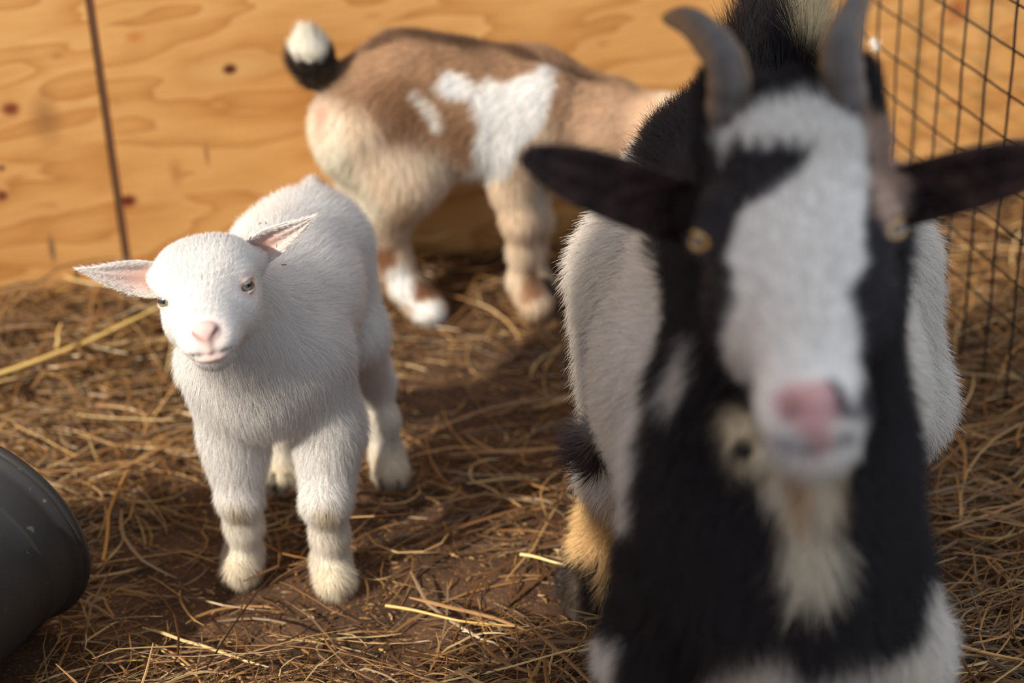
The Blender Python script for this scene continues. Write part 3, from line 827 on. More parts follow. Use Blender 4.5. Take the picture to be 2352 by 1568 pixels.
        c = mixc(c, black, tail_ * (1 - inside(tailp, P, tailw, .004, .010, 80)))
        # head
        hd = np.clip(head + poll + face + muzz + jaw + nos + lid, 0, 1)
        g = inside(fc, P, blaze, .0025, .005, 90)
        hc_ = np.tile(black, (len(P), 1)); hc_ = mixc(hc_, white * (.95, .97, 1.0), g)
        hc_ = mixc(hc_, tan, inside(fc, P, tanp, .003, .005))
        hc_ = mixc(hc_, srgb(204, 160, 158), inside(fc, P, nose, .003, .002))
        hc_ = mixc(hc_, srgb(60, 56, 62), inside(fc, P, nost, .002, .002))
        for px, py, r_, cc_ in ((1850, 1005, .007, (128, 124, 134)), (1805, 1000, .008, (170, 174, 188)), (1935, 985, .006, (110, 108, 116)), (1925, 925, .006, (60, 52, 56)), (1815, 930, .006, (110, 80, 84))):
            d2 = np.linalg.norm(fc(P) - fc(at(px, py, 1.0)), axis=1)
            hc_ = mixc(hc_, srgb(*cc_), .75 * np.exp(-(d2 / r_) ** 2) * (P[:, 1] < 1.05))
        hc_ = mixc(hc_, srgb(220, 200, 172), beard)
        c = c * (1 - hd[:, None]) + hc_ * hd[:, None]
        tn = np.clip(.5 + 2.2 * noise(P * (1, .1, .1), 90, 44), 0, 1)
        c = mixc(c, srgb(222, 206, 180), np.clip(beard, 0, 1)); c = mixc(c, srgb(184, 148, 104), np.clip(beard, 0, 1) * tn * .8)
        d3 = np.linalg.norm(bc(P) - bc(at(1706, 1030, 1.08)), axis=1)
        c = mixc(c, srgb(224, 208, 178), np.clip(wat * 2 - .9, 0, 1)); c = mixc(c, black, np.clip(wat * 2 - .8, 0, 1) * np.clip((.0085 - d3) / .003, 0, 1))
        c = mixc(c, srgb(34, 28, 30), np.clip(ear * 2, 0, 1)); c = mixc(c, srgb(92, 70, 66), np.clip(ear - .5, 0, .5) * 1.1 * np.clip(.6 + fbm(P * (1, 1, 3), 60, 8), 0, 1))
        return c
    names = ['front', 'legl', 'legr', 'hind', 'fold', 'tail', 'head', 'poll', 'face', 'muzzle', 'jaw', 'nose', 'lid', 'wattle', 'beard', 'brisket']
    ex = np.stack([T[k] for k in names] + [earm], 1)
    body = quad_mesh('goat', V, Q, M_SKIN, None, coat(V, ex))
    tag(body, 'large horned goat with black and white face and black chest, closest to the camera', 'goat')
    grow_fur('fur', body, M_BFUR, V, Q, Nv, flow, fl, den * (1 - .97 * np.clip(T['nose'] * 2, 0, 1)) * (1 + .8 * T['tail']) * (1 + 1.5 * T['poll']), lambda P, Nn, ip: coat(P, ip(ex)), FUR_N['adult'], K=5,
             lift=.32, rad=.00026, clump=.008, cl_amt=.5, seed=21, jitter=.10, frizz=.13)
    for q, c in E:
        out = nz(hf(q * .80, .58, .10)); fw2 = nz(hf(-q * .58, .80, -.25)); upv = np.cross(out, fw2)
        if upv @ u_ < 0: upv = -upv
        eyeball(body, c, .0145, nz(hf(q * .70, .70, .05)), upv, M_AEYE)
    HM = horn_mat()
    horn(body, [h(-.035, .008, .060), at(1672, 160, 1.165), at(1622, 85, 1.19), at(1575, 48, 1.215), at(1522, 42, 1.25)], .0185, hf(1, 0, 0), HM)
    horn(body, [h(.034, .008, .062), at(1932, 130, 1.165), at(1950, 60, 1.19), at(1975, 0, 1.215), at(2005, -50, 1.25)], .0185, hf(1, 0, 0), HM)
    for c in ((.106, 1.112, .003), (.254, 1.112, .003), (.064, 1.472, .003), (.318, 1.475, .003)):
        hoof(body, c, (-.05, -1), .026, .048, .034)
    return body
adult()
# ================================================================== brown and white goat kid by the wall
def brown_kid():
    S = Sculpt(); dn = np.array([0, 0, -1.0]); bk = np.array([-1, 0, 0.0]); Y = 2.07
    A = lambda x, y, yy=Y: at(x, y, yy)
    S.chain([(A(848, 238), .046), (A(930, 222), .063), (A(1060, 238), .061), (A(1200, 250), .060)], k=.035, side=(0, 1, 0), wide=.80, flow=bk * .8 + dn * .4, fl=.015)
    S.ell(A(1060, 290), (.070, .048, .050), k=.035, flow=bk * .4 + dn, fl=.017)
    S.ell(A(1215, 290), (.052, .050, .068), k=.035, flow=dn + bk * .2, fl=.016)
    # neck and head, turned away behind the big goat
    S.cone(A(1230, 245), A(1400, 295, 2.06), .050, .043, k=.04, side=(0, 1, 0), wide=.8, flow=bk * .9 + dn * .3, fl=.014)
    S.cone(A(1400, 285, 2.06), A(1490, 310, 2.05), .043, .036, k=.03, flow=bk, fl=.012)
    S.ell(A(1535, 300, 2.04), (.042, .038, .040), k=.02, flow=bk, fl=.007, tag='head')
    S.cone(A(1540, 310, 2.03), A(1620, 380, 2.00), .032, .020, k=.02, flow=bk, fl=.005, tag='head')
    # hind legs: near one reaches forward, far one stands behind it
    S.chain([(A(845, 300, 2.045), .054), (A(925, 395, 2.03), .038), (A(893, 490, 2.045), .0235)], k=.03, flow=dn + bk * .3, fl=.018)
    S.chain([(A(893, 490, 2.045), .0235), (A(886, 540, 2.05), .0185), (A(905, 595, 2.045), .0155), (A(935, 660, 2.035), .0148)], k=.015, flow=dn, fl=.011, tag='shank')
    S.chain([(A(935, 660, 2.035), .0160), (A(962, 690, 2.03), .0165), (A(985, 715, 2.02), .0180)], k=.012, flow=dn + (.4, 0, 0), fl=.010, tag='foot')
    S.chain([(A(815, 300, 2.085), .040), (A(850, 420, 2.095), .028), (A(835, 490, 2.10), .018), (A(850, 610, 2.10), .014), (A(880, 655, 2.09), .016)], k=.025, flow=dn, fl=.014)
    S.ell(A(806, 300, 2.055), (.022, .036, .048), k=.03, flow=dn, fl=.018)
    # front legs
    S.chain([(A(1185, 345, 2.045), .034), (A(1178, 430, 2.04), .0200), (A(1195, 505, 2.03), .0160), (A(1200, 575, 2.035), .0112), (A(1202, 645, 2.04), .0120), (A(1228, 695, 2.025), .0165)], k=.018, flow=dn, fl=.012, tag='fore')
    S.chain([(A(1215, 345, 2.09), .032), (A(1218, 430, 2.10), .0180), (A(1228, 505, 2.09), .0150), (A(1222, 575, 2.10), .0105), (A(1226, 640, 2.10), .0120), (A(1248, 668, 2.09), .0165)], k=.018, flow=dn, fl=.012, tag='fore')
    # tail
    S.chain([(A(765, 185, 2.065), .016), (A(735, 165, 2.055), .016), (A(713, 130, 2.05), .018), (A(708, 100, 2.05), .012)], k=.012, flow=(-.1, 0, 1), fl=.018, tag='tail')
    V, Q = S.mesh(.0026)
    flow, fl, tg = S.attrs(V, .006)
    Nv = vnormals(V, Q)
    for b, t, op in ((A(1530, 285, 2.015), A(1480, 320, 1.985), (0, -1, .4)), (A(1540, 270, 2.07), A(1560, 235, 2.10), (0, -1, .4))):
        v, qq, a, tt, ss, inn = ear_mesh(b, t, op, .012, .008, th=.0018, nu=16, nv=8)
        Q = np.concatenate([Q, qq + len(V)]); V = np.concatenate([V, v]); Nv = np.concatenate([Nv, vnormals(v, qq)])
        flow = np.concatenate([flow, np.tile(a, (len(v), 1))]); fl = np.concatenate([fl, np.full(len(v), .005)])
        for k in tg: tg[k] = np.concatenate([tg[k], np.zeros(len(v))])
    ch = Chart(A(1000, 250, 2.0), -nz(A(1000, 300) - CPOS))
    pp = lambda pts: ch.poly(pts, 2.02)
    brown = np.array(srgb(160, 126, 98)); dk = np.array(srgb(122, 88, 62)); tan = np.array(srgb(206, 178, 150)); cream = np.array(srgb(232, 214, 190)); white = np.array(srgb(246, 240, 232))
    regs = [
        (pp([(700, 60), (1500, 60), (1500, 235), (1290, 300), (1240, 250), (1120, 330), (1080, 375), (1030, 345), (970, 330), (900, 330), (830, 250), (790, 235), (740, 215)]), brown, .012, .012, 1),
        (pp([(870, 170), (960, 190), (1050, 250), (1100, 300), (1085, 350), (1035, 330), (975, 305), (905, 275), (860, 220)]), dk, .014, .012, .8),
        (pp([(1285, 180), (1500, 200), (1500, 420), (1300, 400), (1260, 330), (1290, 250)]), srgb(184, 150, 122), .010, .010, .8),
        (pp([(880, 75), (960, 60), (1080, 70), (1200, 95), (1300, 160), (1420, 190), (1420, 200), (1290, 178), (1190, 122), (1080, 112), (950, 90), (850, 112), (790, 150)]), srgb(84, 62, 48), .0031, .004, .9),
        (pp([(720, 215), (775, 235), (815, 330), (850, 400), (900, 470), (850, 520), (760, 440), (700, 330)]), srgb(242, 222, 200), .010, .008, .85),
        (pp([(1013, 200), (1028, 163), (1075, 170), (1112, 208), (1122, 172), (1175, 192), (1262, 145), (1282, 160), (1278, 210), (1258, 272), (1205, 330), (1160, 405), (1050, 425), (1055, 390), (1090, 372), (1092, 330), (1112, 285), (1085, 222), (1042, 228)]), white, .003, .005, 1),
        (pp([(955, 208), (1000, 240), (1028, 292), (1012, 292), (985, 250)]), white, .003, .003, .9),
        (pp([(735, 240), (760, 235), (762, 260), (745, 310)]), srgb(205, 140, 118), .004, .002, .8),
        (pp([(855, 560), (905, 562), (912, 600), (885, 625), (862, 605)]), srgb(120, 76, 48), .004, .003, .95),
        (pp([(860, 500), (915, 500), (905, 530), (865, 535)]), srgb(150, 135, 120), .006, .004, .7),
        (pp([(885, 622), (925, 600), (955, 660), (950, 700), (905, 690)]), white, .004, .003, .95),
        (pp([(950, 640), (985, 650), (1000, 682), (965, 690), (950, 680)]), srgb(132, 84, 54), .003, .003, .95),
        (pp([(940, 692), (1000, 685), (1030, 730), (960, 760)]), white, .003, .002, .95),
        (pp([(1198, 640), (1215, 605), (1240, 640), (1245, 675), (1205, 690)]), srgb(140, 94, 66), .004, .003, .9),
        (pp([(1235, 400), (1250, 400), (1255, 480), (1235, 480)]), white, .004, .003, .8),
    ]
    def coat(P, tail_, foot):
        c = np.tile(tan, (len(P), 1)); c = mixc(c, cream, np.clip(.5 + fbm(P, 18, 31), 0, 1) * .6)
        for poly, col, soft, amp, w in regs:
            g_ = np.clip((P[:, 1] - 2.048) / .006, 0, 1) if soft == .0031 else 1
            c = mixc(c, col, w * g_ * inside(ch, P, poly, soft, amp, 55))
        zt = P[:, 2]
        t0 = A(710, 128, 2.05)[2]
        tc_ = np.where((zt > t0 + .004 * fbm(P, 90, 2))[:, None], np.array(srgb(235, 222, 205)), np.array(srgb(52, 46, 40)))
        c = c * (1 - np.clip(tail_, 0, 1)[:, None]) + tc_ * np.clip(tail_, 0, 1)[:, None]
        return c
    ex = np.stack([tg['tail'], tg['foot']], 1)
    body = quad_mesh('goat_kid', V, Q, M_SKIN, None, coat(V, ex[:, 0], ex[:, 1]))
    tag(body, 'brown goat kid with white shoulder patch and raised white-tipped tail, side-on by the plywood wall', 'goat kid')
    def cf(P, Nn, ip):
        e = ip(ex); return np.minimum(coat(P, e[:, 0], e[:, 1]) * 1.18, .92)
    grow_fur('fur', body, M_FUR, V, Q, Nv, flow, fl, np.ones(len(V)), cf, FUR_N['brown'], K=4, lift=.32, rad=.00028, clump=.007, cl_amt=.45, seed=31, jitter=.12)
    c = A(1565, 300, 2.0); eyeball(body, A(1560, 308, 2.005), .008, (.1, -1, .1), (0, 0, 1), M_KEYE)
    for px, py, fy in ((985, 728, 2.02), (880, 662, 2.09), (1225, 708, 2.025), (1248, 680, 2.09)):
        g = grd(px, py, .004); g = np.array([at(px, py, fy)[0], g[1], .003])
        hoof(body, g, (.8, -.4), .014, .028, .02)
    return body
brown_kid()
# ================================================================== the pen: plywood wall, ground, straw, wire panel, bucket
def math_node(nt):
    def M(op, a, b=None, c=None):
        n = N_(nt, 'Math', operation=op)
        for i, x in enumerate((a, b, c)):
            if x is None: continue
            if isinstance(x, (int, float)): n.inputs[i].default_value = x
            else: nt.links.new(x, n.inputs[i])
        return n.outputs[0]
    return M

WALL_A = math.atan(0.26)
WU = np.array([math.cos(WALL_A), math.sin(WALL_A), 0]); WO = np.array([0, 2.195, 0.0])
def wall_hit(px, py, off=0.0):
    r = (px - 1176) / FPX * CX - (py - 784) / FPX * CU + FW
    nrm = np.array([-WU[1], WU[0], 0]); t = ((WO - CPOS) @ nrm + off) / (r @ nrm)
    p = CPOS + t * r
    return (p - WO) @ WU, p[2]

def plywood(name, knots, cracks, shift):
    m, nt, out = newmat(name); M = math_node(nt); L = nt.links.new
    tc = N_(nt, 'TexCoord')
    mp = N_(nt, 'Mapping'); L(tc.outputs['Object'], mp.inputs[0]); mp.inputs['Location'].default_value = (shift, 0, shift * .7)
    mp.inputs['Scale'].default_value = (1.6, 1, 7.0)
    n1 = N_(nt, 'TexNoise', Scale=1.5, Detail=3.0, Roughness=0.5, Distortion=0.25); L(mp.outputs[0], n1.inputs['Vector'])
    rings = M('FRACT', M('MULTIPLY', n1.outputs[0], 8.0))
    rp = N_(nt, 'ValToRGB'); L(rings, rp.inputs[0]); e = rp.color_ramp.elements
    e[0].position = 0; e[0].color = (*srgb(206, 162, 104), 1); e[1].position = 1; e[1].color = (*srgb(206, 162, 104), 1)
    for p_, c_ in ((.45, srgb(201, 155, 96)), (.80, srgb(189, 141, 83)), (.93, srgb(179, 129, 73))):
        k = e.new(p_); k.color = (*c_, 1)
    m2 = N_(nt, 'Mapping'); L(tc.outputs['Object'], m2.inputs[0]); m2.inputs['Scale'].default_value = (6, 1, 90.0)
    n2 = N_(nt, 'TexNoise', Scale=3.0, Detail=5.0, Roughness=0.65); L(m2.outputs[0], n2.inputs['Vector'])
    r2 = N_(nt, 'ValToRGB'); L(n2.outputs[0], r2.inputs[0]); r2.color_ramp.elements[0].position = .35; r2.color_ramp.elements[1].position = .65
    r2.color_ramp.elements[0].color = (.78, .72, .66, 1); r2.color_ramp.elements[1].color = (1.06, 1.04, 1.02, 1)
    mx = N_(nt, 'MixRGB', blend_type='MULTIPLY', Fac=.55); L(rp.outputs[0], mx.inputs[1]); L(r2.outputs[0], mx.inputs[2])
    # broad warm stains
    n3 = N_(nt, 'TexNoise', Scale=4.5, Detail=3.0); L(tc.outputs['Object'], n3.inputs['Vector'])
    r3 = N_(nt, 'ValToRGB'); L(n3.outputs[0], r3.inputs[0]); r3.color_ramp.elements[0].position = .38; r3.color_ramp.elements[1].position = .68
    r3.color_ramp.elements[0].color = (1.08, 1.02, .96, 1); r3.color_ramp.elements[1].color = (.92, .80, .68, 1)
    mz = N_(nt, 'MixRGB', blend_type='MULTIPLY', Fac=.8); L(mx.outputs[0], mz.inputs[1]); L(r3.outputs[0], mz.inputs[2])
    cur = mz.outputs[0]
    sp = N_(nt, 'SeparateXYZ'); L(tc.outputs['Object'], sp.inputs[0])
    nw = N_(nt, 'TexNoise', Scale=40.0, Detail=3.0); L(tc.outputs['Object'], nw.inputs['Vector'])
    wob = M('MULTIPLY', M('SUBTRACT', nw.outputs[0], .5), .9)
    for (u, z, ru, rz, col, soft) in knots:
        dx = M('DIVIDE', M('SUBTRACT', sp.outputs[0], u), ru); dz = M('DIVIDE', M('SUBTRACT', sp.outputs[2], z), rz)
        r = M('ADD', M('SQRT', M('ADD', M('MULTIPLY', dx, dx), M('MULTIPLY', dz, dz))), wob)
        f = N_(nt, 'MapRange'); L(r, f.inputs[0]); f.inputs[1].default_value = 1 - soft; f.inputs[2].default_value = 1 + soft
        f.inputs[3].default_value = 1; f.inputs[4].default_value = 0
        g = N_(nt, 'MixRGB', Color2=(*srgb(*col), 1)); L(f.outputs[0], g.inputs[0]); L(cur, g.inputs[1]); cur = g.outputs[0]
    p = N_(nt, 'BsdfPrincipled', Roughness=.72); p.inputs['Specular IOR Level'].default_value = .2
    L(cur, p.inputs['Base Color'])
    b = N_(nt, 'Bump', Strength=.25, Distance=.001); L(n2.outputs[0], b.inputs['Height']); L(b.outputs[0], p.inputs['Normal'])
    L(p.outputs[0], out.inputs[0])
    return m

def box_local(name, u0, u1, d0, d1, z0, z1, mat):
    """box in wall coordinates (u along the wall, d away from the pen, z up)"""
    bm = bmesh.new(); bmesh.ops.create_cube(bm, size=1)
    for v in bm.verts:
        v.co = Vector(((u0 + u1) / 2 + v.co.x * (u1 - u0), (d0 + d1) / 2 + v.co.y * (d1 - d0), (z0 + z1) / 2 + v.co.z * (z1 - z0)))
    bmesh.ops.bevel(bm, geom=bm.edges[:], offset=.0012, segments=2, affect='EDGES')
    me = bpy.data.meshes.new(name); bm.to_mesh(me); bm.free(); me.materials.append(mat)
    o = bpy.data.objects.new(name, me); COL.objects.link(o)
    o.rotation_euler = (0, 0, WALL_A); o.location = WO.tolist()
    return o

def K(px, py, ru, rz, col, soft=.35):
    u, z = wall_hit(px, py); return (u, z, ru, rz, col, soft)
u_s, _z = wall_hit(262, 350)
kl = [K(25, 252, .009, .007, (120, 62, 38), .5), K(105, 275, .012, .020, (150, 105, 62), .9), K(5, 452, .006, .006, (110, 60, 40)), K(4, 388, .004, .004, (90, 60, 45)),
      K(120, 575, .0035, .016, (120, 92, 66), .5), K(102, 700, .003, .012, (120, 92, 66), .6), K(130, 130, .006, .003, (170, 115, 62), .7)]
kr = [K(527, 159, .055, .020, (190, 140, 84), .4), K(527, 159, .040, .013, (200, 154, 96), .4), K(527, 159, .0075, .0060, (86, 40, 24), .35), K(293, 461, .010, .007, (104, 42, 24), .4), K(475, 355, .002, .011, (140, 100, 60), .6), K(405, 395, .006, .012, (176, 120, 66), .8),
      K(2200, 25, .014, .018, (160, 92, 44), .8), K(2150, 330, .008, .010, (190, 140, 92), .9), K(1385, 100, .006, .003, (170, 120, 70), .6), K(310, 85, .008, .005, (186, 122, 64), .7)]
wl = box_local('wall_left', -2.2, u_s - .0062, .003, .018, -.03, 1.22, plywood('plywood_left', kl, [], 3.1)); wl['kind'] = 'structure'
wb = box_local('wall_back', u_s + .0022, 2.4, 0, .015, -.03, 1.22, plywood('plywood_back', kr, [], 0.4)); wb['kind'] = 'structure'
st = box_local('trim_1', u_s - .0058, u_s + .0018, .0045, .05, -.03, 1.22, plain('dark_stud', srgb(96, 66, 46), .9)); st['kind'] = 'structure'

# unseen panel behind the camera to the left, added to shade the big goat
def shade_wall():
    m = plywood('plywood_shade_panel', [], [], 7.0)
    bm = bmesh.new(); bmesh.ops.create_cube(bm, size=1)
    s2 = nz(np.array([SUN_DIR[0], SUN_DIR[1], 0])); pr = np.array([-s2[1], s2[0], 0])   # pr points to the shaded side
    if pr[0] < 0: pr = -pr
    return m, s2, pr
_m, _s2, _pr = shade_wall()
EDGE = np.array([-.07, 1.36, 0])             # where the shade line crosses the floor
e0 = EDGE + _s2 * 1.75
wdt = 1.5
V = []
for (w, d) in ((0, 0), (wdt, 0), (wdt, .03), (0, .03)):
    for z in (0, 3.2):
        V.append(e0 + _pr * w + _s2 * d + np.array([0, 0, z]))
V = np.array(V); Fq = np.array([[0, 2, 3, 1], [2, 4, 5, 3], [4, 6, 7, 5], [6, 0, 1, 7], [0, 6, 4, 2], [1, 3, 5, 7]])
so = quad_mesh('shade_panel', V, Fq, _m, None, smooth=False); so['kind'] = 'structure'

# ---- ground
BARE = [(-.05, 1.86, .15, .18), (-.33, 1.66, .07, .08), (-.30, 1.45, .06, .05), (-.42, 1.75, .08, .05), (.02, 2.02, .16, .06), (-.10, 1.62, .10, .07), (.0, 1.72, .10, .10), (-.13, 1.42, .12, .05), (.33, 1.38, .05, .04)]
def bare(x, y):
    b = np.zeros_like(x)
    for cx, cy, rx, ry in BARE:
        b = np.maximum(b, np.exp(-(((x - cx) / rx) ** 2 + ((y - cy) / ry) ** 2)))
    return b
def ground_z(x, y):
    P = np.stack([x, y, 0 * x], 1)
    z = .006 * fbm(P, 7, 3) + .003 * fbm(P, 30, 5) + .0012 * fbm(P, 110, 8)
    dw = (2.195 + .26 * x) - y
    z = z + .035 * np.exp(-(np.clip(dw, 0, 9) / .16) ** 2) * np.clip(.55 - 1.3 * (x + .2), .25, 1.2) + .02 * np.clip((x - .40) / .3, 0, 1)
    z -= .004 * bare(x, y)
    return z
nx, ny = 520, 420
gx, gy = np.meshgrid(np.linspace(-1.3, 1.5, nx), np.linspace(.2, 2.75, ny), indexing='ij')
gz = ground_z(gx.ravel(), gy.ravel())
GV = np.stack([gx.ravel(), gy.ravel(), gz], 1)
ii, jj = np.meshgrid(np.arange(nx - 1), np.arange(ny - 1), indexing='ij'); b0 = (ii * ny + jj).ravel()
GQ = np.stack([b0, b0 + ny, b0 + ny + 1, b0 + 1], 1)
def dirt():
    m, nt, out = newmat('trodden_dirt'); L = nt.links.new
    tc = N_(nt, 'TexCoord')
    n = N_(nt, 'TexNoise', Scale=14.0, Detail=8.0, Roughness=.7); L(tc.outputs['Object'], n.inputs['Vector'])
    r = N_(nt, 'ValToRGB'); L(n.outputs[0], r.inputs[0]); e = r.color_ramp.elements
    e[0].position = .3; e[0].color = (*srgb(46, 34, 26), 1); e[1].position = .72; e[1].color = (*srgb(100, 75, 56), 1)
    v = N_(nt, 'TexNoise', Scale=260.0, Detail=3.0); L(tc.outputs['Object'], v.inputs['Vector'])
    r2 = N_(nt, 'ValToRGB'); L(v.outputs[0], r2.inputs[0]); r2.color_ramp.elements[0].position = .60; r2.color_ramp.elements[1].position = .70
    mx = N_(nt, 'MixRGB', Color2=(*srgb(150, 112, 76), 1)); L(r2.outputs[0], mx.inputs[0]); L(r.outputs[0], mx.inputs[1])
    p = N_(nt, 'BsdfPrincipled', Roughness=.95); p.inputs['Specular IOR Level'].default_value = .15
    L(mx.outputs[0], p.inputs['Base Color'])
    n4 = N_(nt, 'TexNoise', Scale=120.0, Detail=6.0); L(tc.outputs['Object'], n4.inputs['Vector'])
    b = N_(nt, 'Bump', Strength=.9, Distance=.003); L(n4.outputs[0], b.inputs['Height']); L(b.outputs[0], p.inputs['Normal'])
    L(p.outputs[0], out.inputs[0]); return m
fl_ = quad_mesh('floor', GV, GQ, dirt()); fl_['kind'] = 'structure'

# ---- straw bedding
def straw_mat(name):
    m, nt, out = newmat(name); L = nt.links.new
    a = N_(nt, 'Attribute'); a.attribute_name = 'coat'
    d = N_(nt, 'BsdfDiffuse'); t = N_(nt, 'BsdfTranslucent'); g = N_(nt, 'BsdfAnisotropic', Roughness=.42)
    L(a.outputs['Color'], d.inputs[0]); L(a.outputs['Color'], t.inputs[0])
    g.inputs['Color'].default_value = (1, .9, .7, 1)
    m1 = N_(nt, 'MixShader', Fac=.22); m2 = N_(nt, 'MixShader', Fac=.06)
    L(d.outputs[0], m1.inputs[1]); L(t.outputs[0], m1.inputs[2]); L(m1.outputs[0], m2.inputs[1]); L(g.outputs[0], m2.inputs[2]); L(m2.outputs[0], out.inputs[0])
    return m
M_STRAW = straw_mat('straw')
PAL = np.array([srgb(*c) for c in ((84, 56, 34), (116, 80, 48), (150, 108, 66), (178, 134, 84), (202, 162, 106), (226, 196, 138), (150, 126, 98), (120, 98, 74))])
PW = np.array([.17, .20, .21, .15, .10, .04, .07, .06]); PW /= PW.sum()

HOOFS = [(-.266, 1.532, .03), (-.174, 1.503, .03), (-.127, 1.69, .028), (-.239, 1.685, .028), (-.095, 2.03, .03), (.03, 2.046, .03), (.064, 1.479, .04)]
def strands(n, lmin, lmax, wmin, wmax, seed, zlift, seg=7, dens=None, short=False):
    r = np.random.default_rng(seed)
    m = n * 6
    x = r.uniform(-1.15, 1.3, m); y = r.uniform(.85, 2.5, m)
    P = np.stack([x, y, 0 * x], 1)
    hv = fbm(P, 6, 77); b = bare(x, y)
    dw = (2.195 + .26 * x) - y
    d = (.44 + .60 * hv) * (1 - .93 * b) + .35 * np.exp(-(dw / .2) ** 2) * (x < -.1) + .35 * np.clip((x - .38) / .15, 0, 1) + .2 * (y < 1.45)
    d = d * (1 - .45 * np.exp(-(((x + .05) / .33) ** 2 + ((y - 1.58) / .36) ** 2)))
    d = d + .25 * ((x < -.33) & (y > 1.62))
    d = np.clip(d, .03, 1) if not short else np.clip(.45 + .3 * hv, .2, 1)
    ok = (r.random(m) < d) & (dw > .012)
    vis = np.abs((P - CPOS) @ CX) / ((P - CPOS) @ FW) < (1176 + 620) / FPX
    ok &= vis
    x = x[ok][:n]; y = y[ok][:n]; dd = d[ok][:n]; n = len(x)
    Ln = r.uniform(lmin, lmax, n) * np.where(r.random(n) < .25, 1.0, .6)
    wd = r.uniform(wmin, wmax, n)
    ang = r.normal(.15, .62, n) + np.where(r.random(n) < .30, r.uniform(0, math.pi, n), 0)
    cur = r.normal(0, 1.25, n); kink = np.where(r.random(n) < .30, r.normal(0, .8, n), 0); kp = r.integers(1, seg - 1, n)
    X = np.zeros((n, seg)); Yy = np.zeros((n, seg)); a = ang - cur * .5
    X[:, 0] = x - np.cos(ang) * Ln / 2; Yy[:, 0] = y - np.sin(ang) * Ln / 2
    A = np.zeros((n, seg)); A[:, 0] = a
    for k in range(1, seg):
        a = a + cur / seg + np.where(kp == k, kink, 0) + r.normal(0, .07, n)
        A[:, k] = a
        X[:, k] = X[:, k - 1] + np.cos(a) * Ln / (seg - 1); Yy[:, k] = Yy[:, k - 1] + np.sin(a) * Ln / (seg - 1)
    Yy = np.minimum(Yy, 2.195 + .26 * X - .006)
    T = zlift * (.25 + 1.2 * dd)
    z0 = ground_z(X.ravel(), Yy.ravel()).reshape(n, seg)
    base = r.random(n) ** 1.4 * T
    tilt = r.normal(0, .10, n) * Ln
    tt = np.linspace(-1, 1, seg)[None]
    Z = z0.mean(1)[:, None] * .35 + z0 * .65 + .0012 + base[:, None] + np.abs(tilt)[:, None] * .5 + tilt[:, None] * tt * .5 + (1 - tt ** 2) * (r.random(n) * .25 * T)[:, None]
    Z = np.maximum(Z, z0 + .0008)
    # drape over the hoof areas: keep clear
    cen = np.stack([X, Yy, Z], 2)
    dirx = np.stack([np.cos(A), np.sin(A)], 2); per = np.stack([-dirx[..., 1], dirx[..., 0], 0 * A], 2)
    roll = r.normal(0, .5, n); per = per * np.cos(roll)[:, None, None]; per[..., 2] = np.sin(roll)[:, None]
    tp = np.interp(np.linspace(0, 1, seg), [0, .12, .8, 1], [.45, 1, .85, .25])
    hw = (wd[:, None] * tp[None])[..., None] * .5
    vv = np.stack([cen - per * hw, cen + np.array([0, 0, 1.0]) * hw * .55, cen + per * hw], 2)   # n, seg, 3, 3
    V = vv.reshape(-1, 3)
    # remove strands that run through hooves
    keep = np.ones(n, bool)
    for hx, hy, hr in HOOFS:
        keep &= ~((np.hypot(X - hx, Yy - hy) < hr * .8).any(1))
    keep &= ~((np.hypot((X + .56) / 1.0, (Yy - 1.42) / 1.3) < .12).any(1))
    i0 = np.arange(n)[keep, None, None] * seg * 3 + np.arange(seg - 1)[None, :, None] * 3 + np.arange(2)[None, None]
    i0 = i0.ravel()
    F = np.stack([i0, i0 + 1, i0 + 4, i0 + 3], 1)
    pc = PAL[r.choice(len(PAL), n, p=PW)] * (0.70 + .32 * r.random((n, 1)))
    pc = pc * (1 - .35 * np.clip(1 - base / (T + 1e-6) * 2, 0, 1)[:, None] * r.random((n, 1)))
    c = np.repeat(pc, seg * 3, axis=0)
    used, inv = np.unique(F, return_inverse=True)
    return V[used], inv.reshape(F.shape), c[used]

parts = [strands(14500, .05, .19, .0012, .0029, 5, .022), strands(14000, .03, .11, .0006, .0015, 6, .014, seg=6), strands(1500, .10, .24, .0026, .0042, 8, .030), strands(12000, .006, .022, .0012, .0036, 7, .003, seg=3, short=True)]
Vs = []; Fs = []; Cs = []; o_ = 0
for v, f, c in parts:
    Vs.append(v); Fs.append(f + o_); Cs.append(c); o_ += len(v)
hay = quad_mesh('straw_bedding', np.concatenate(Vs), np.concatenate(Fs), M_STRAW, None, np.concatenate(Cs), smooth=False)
tag(hay, 'golden brown straw strewn loosely over the dark dirt of the pen', 'straw', kind='stuff')

# ---- single conspicuous stalks
def tube(name, pts, rad, mat, col=None, nr=7, parent=None, taper=None):
    pts = np.asarray(pts, float); n = len(pts)
    T = nz(np.gradient(pts, axis=0)); V = []
    up = np.array([0, 0, 1.0])
    for i in range(n):
        s = np.cross(T[i], up)
        if np.linalg.norm(s) < 1e-3: s = np.array([1.0, 0, 0])
        s = nz(s); b = np.cross(s, T[i]); r_ = rad * (taper[i] if taper is not None else 1)
        for j in range(nr):
            a = 2 * math.pi * j / nr; V.append(pts[i] + s * math.cos(a) * r_ + b * math.sin(a) * r_)
    F = []
    for i in range(n - 1):
        for j in range(nr):
            F.append([i * nr + j, i * nr + (j + 1) % nr, (i + 1) * nr + (j + 1) % nr, (i + 1) * nr + j])
    V = np.array(V)
    return quad_mesh(name, V, np.array(F), mat, parent, None if col is None else np.tile(col, (len(V), 1)))

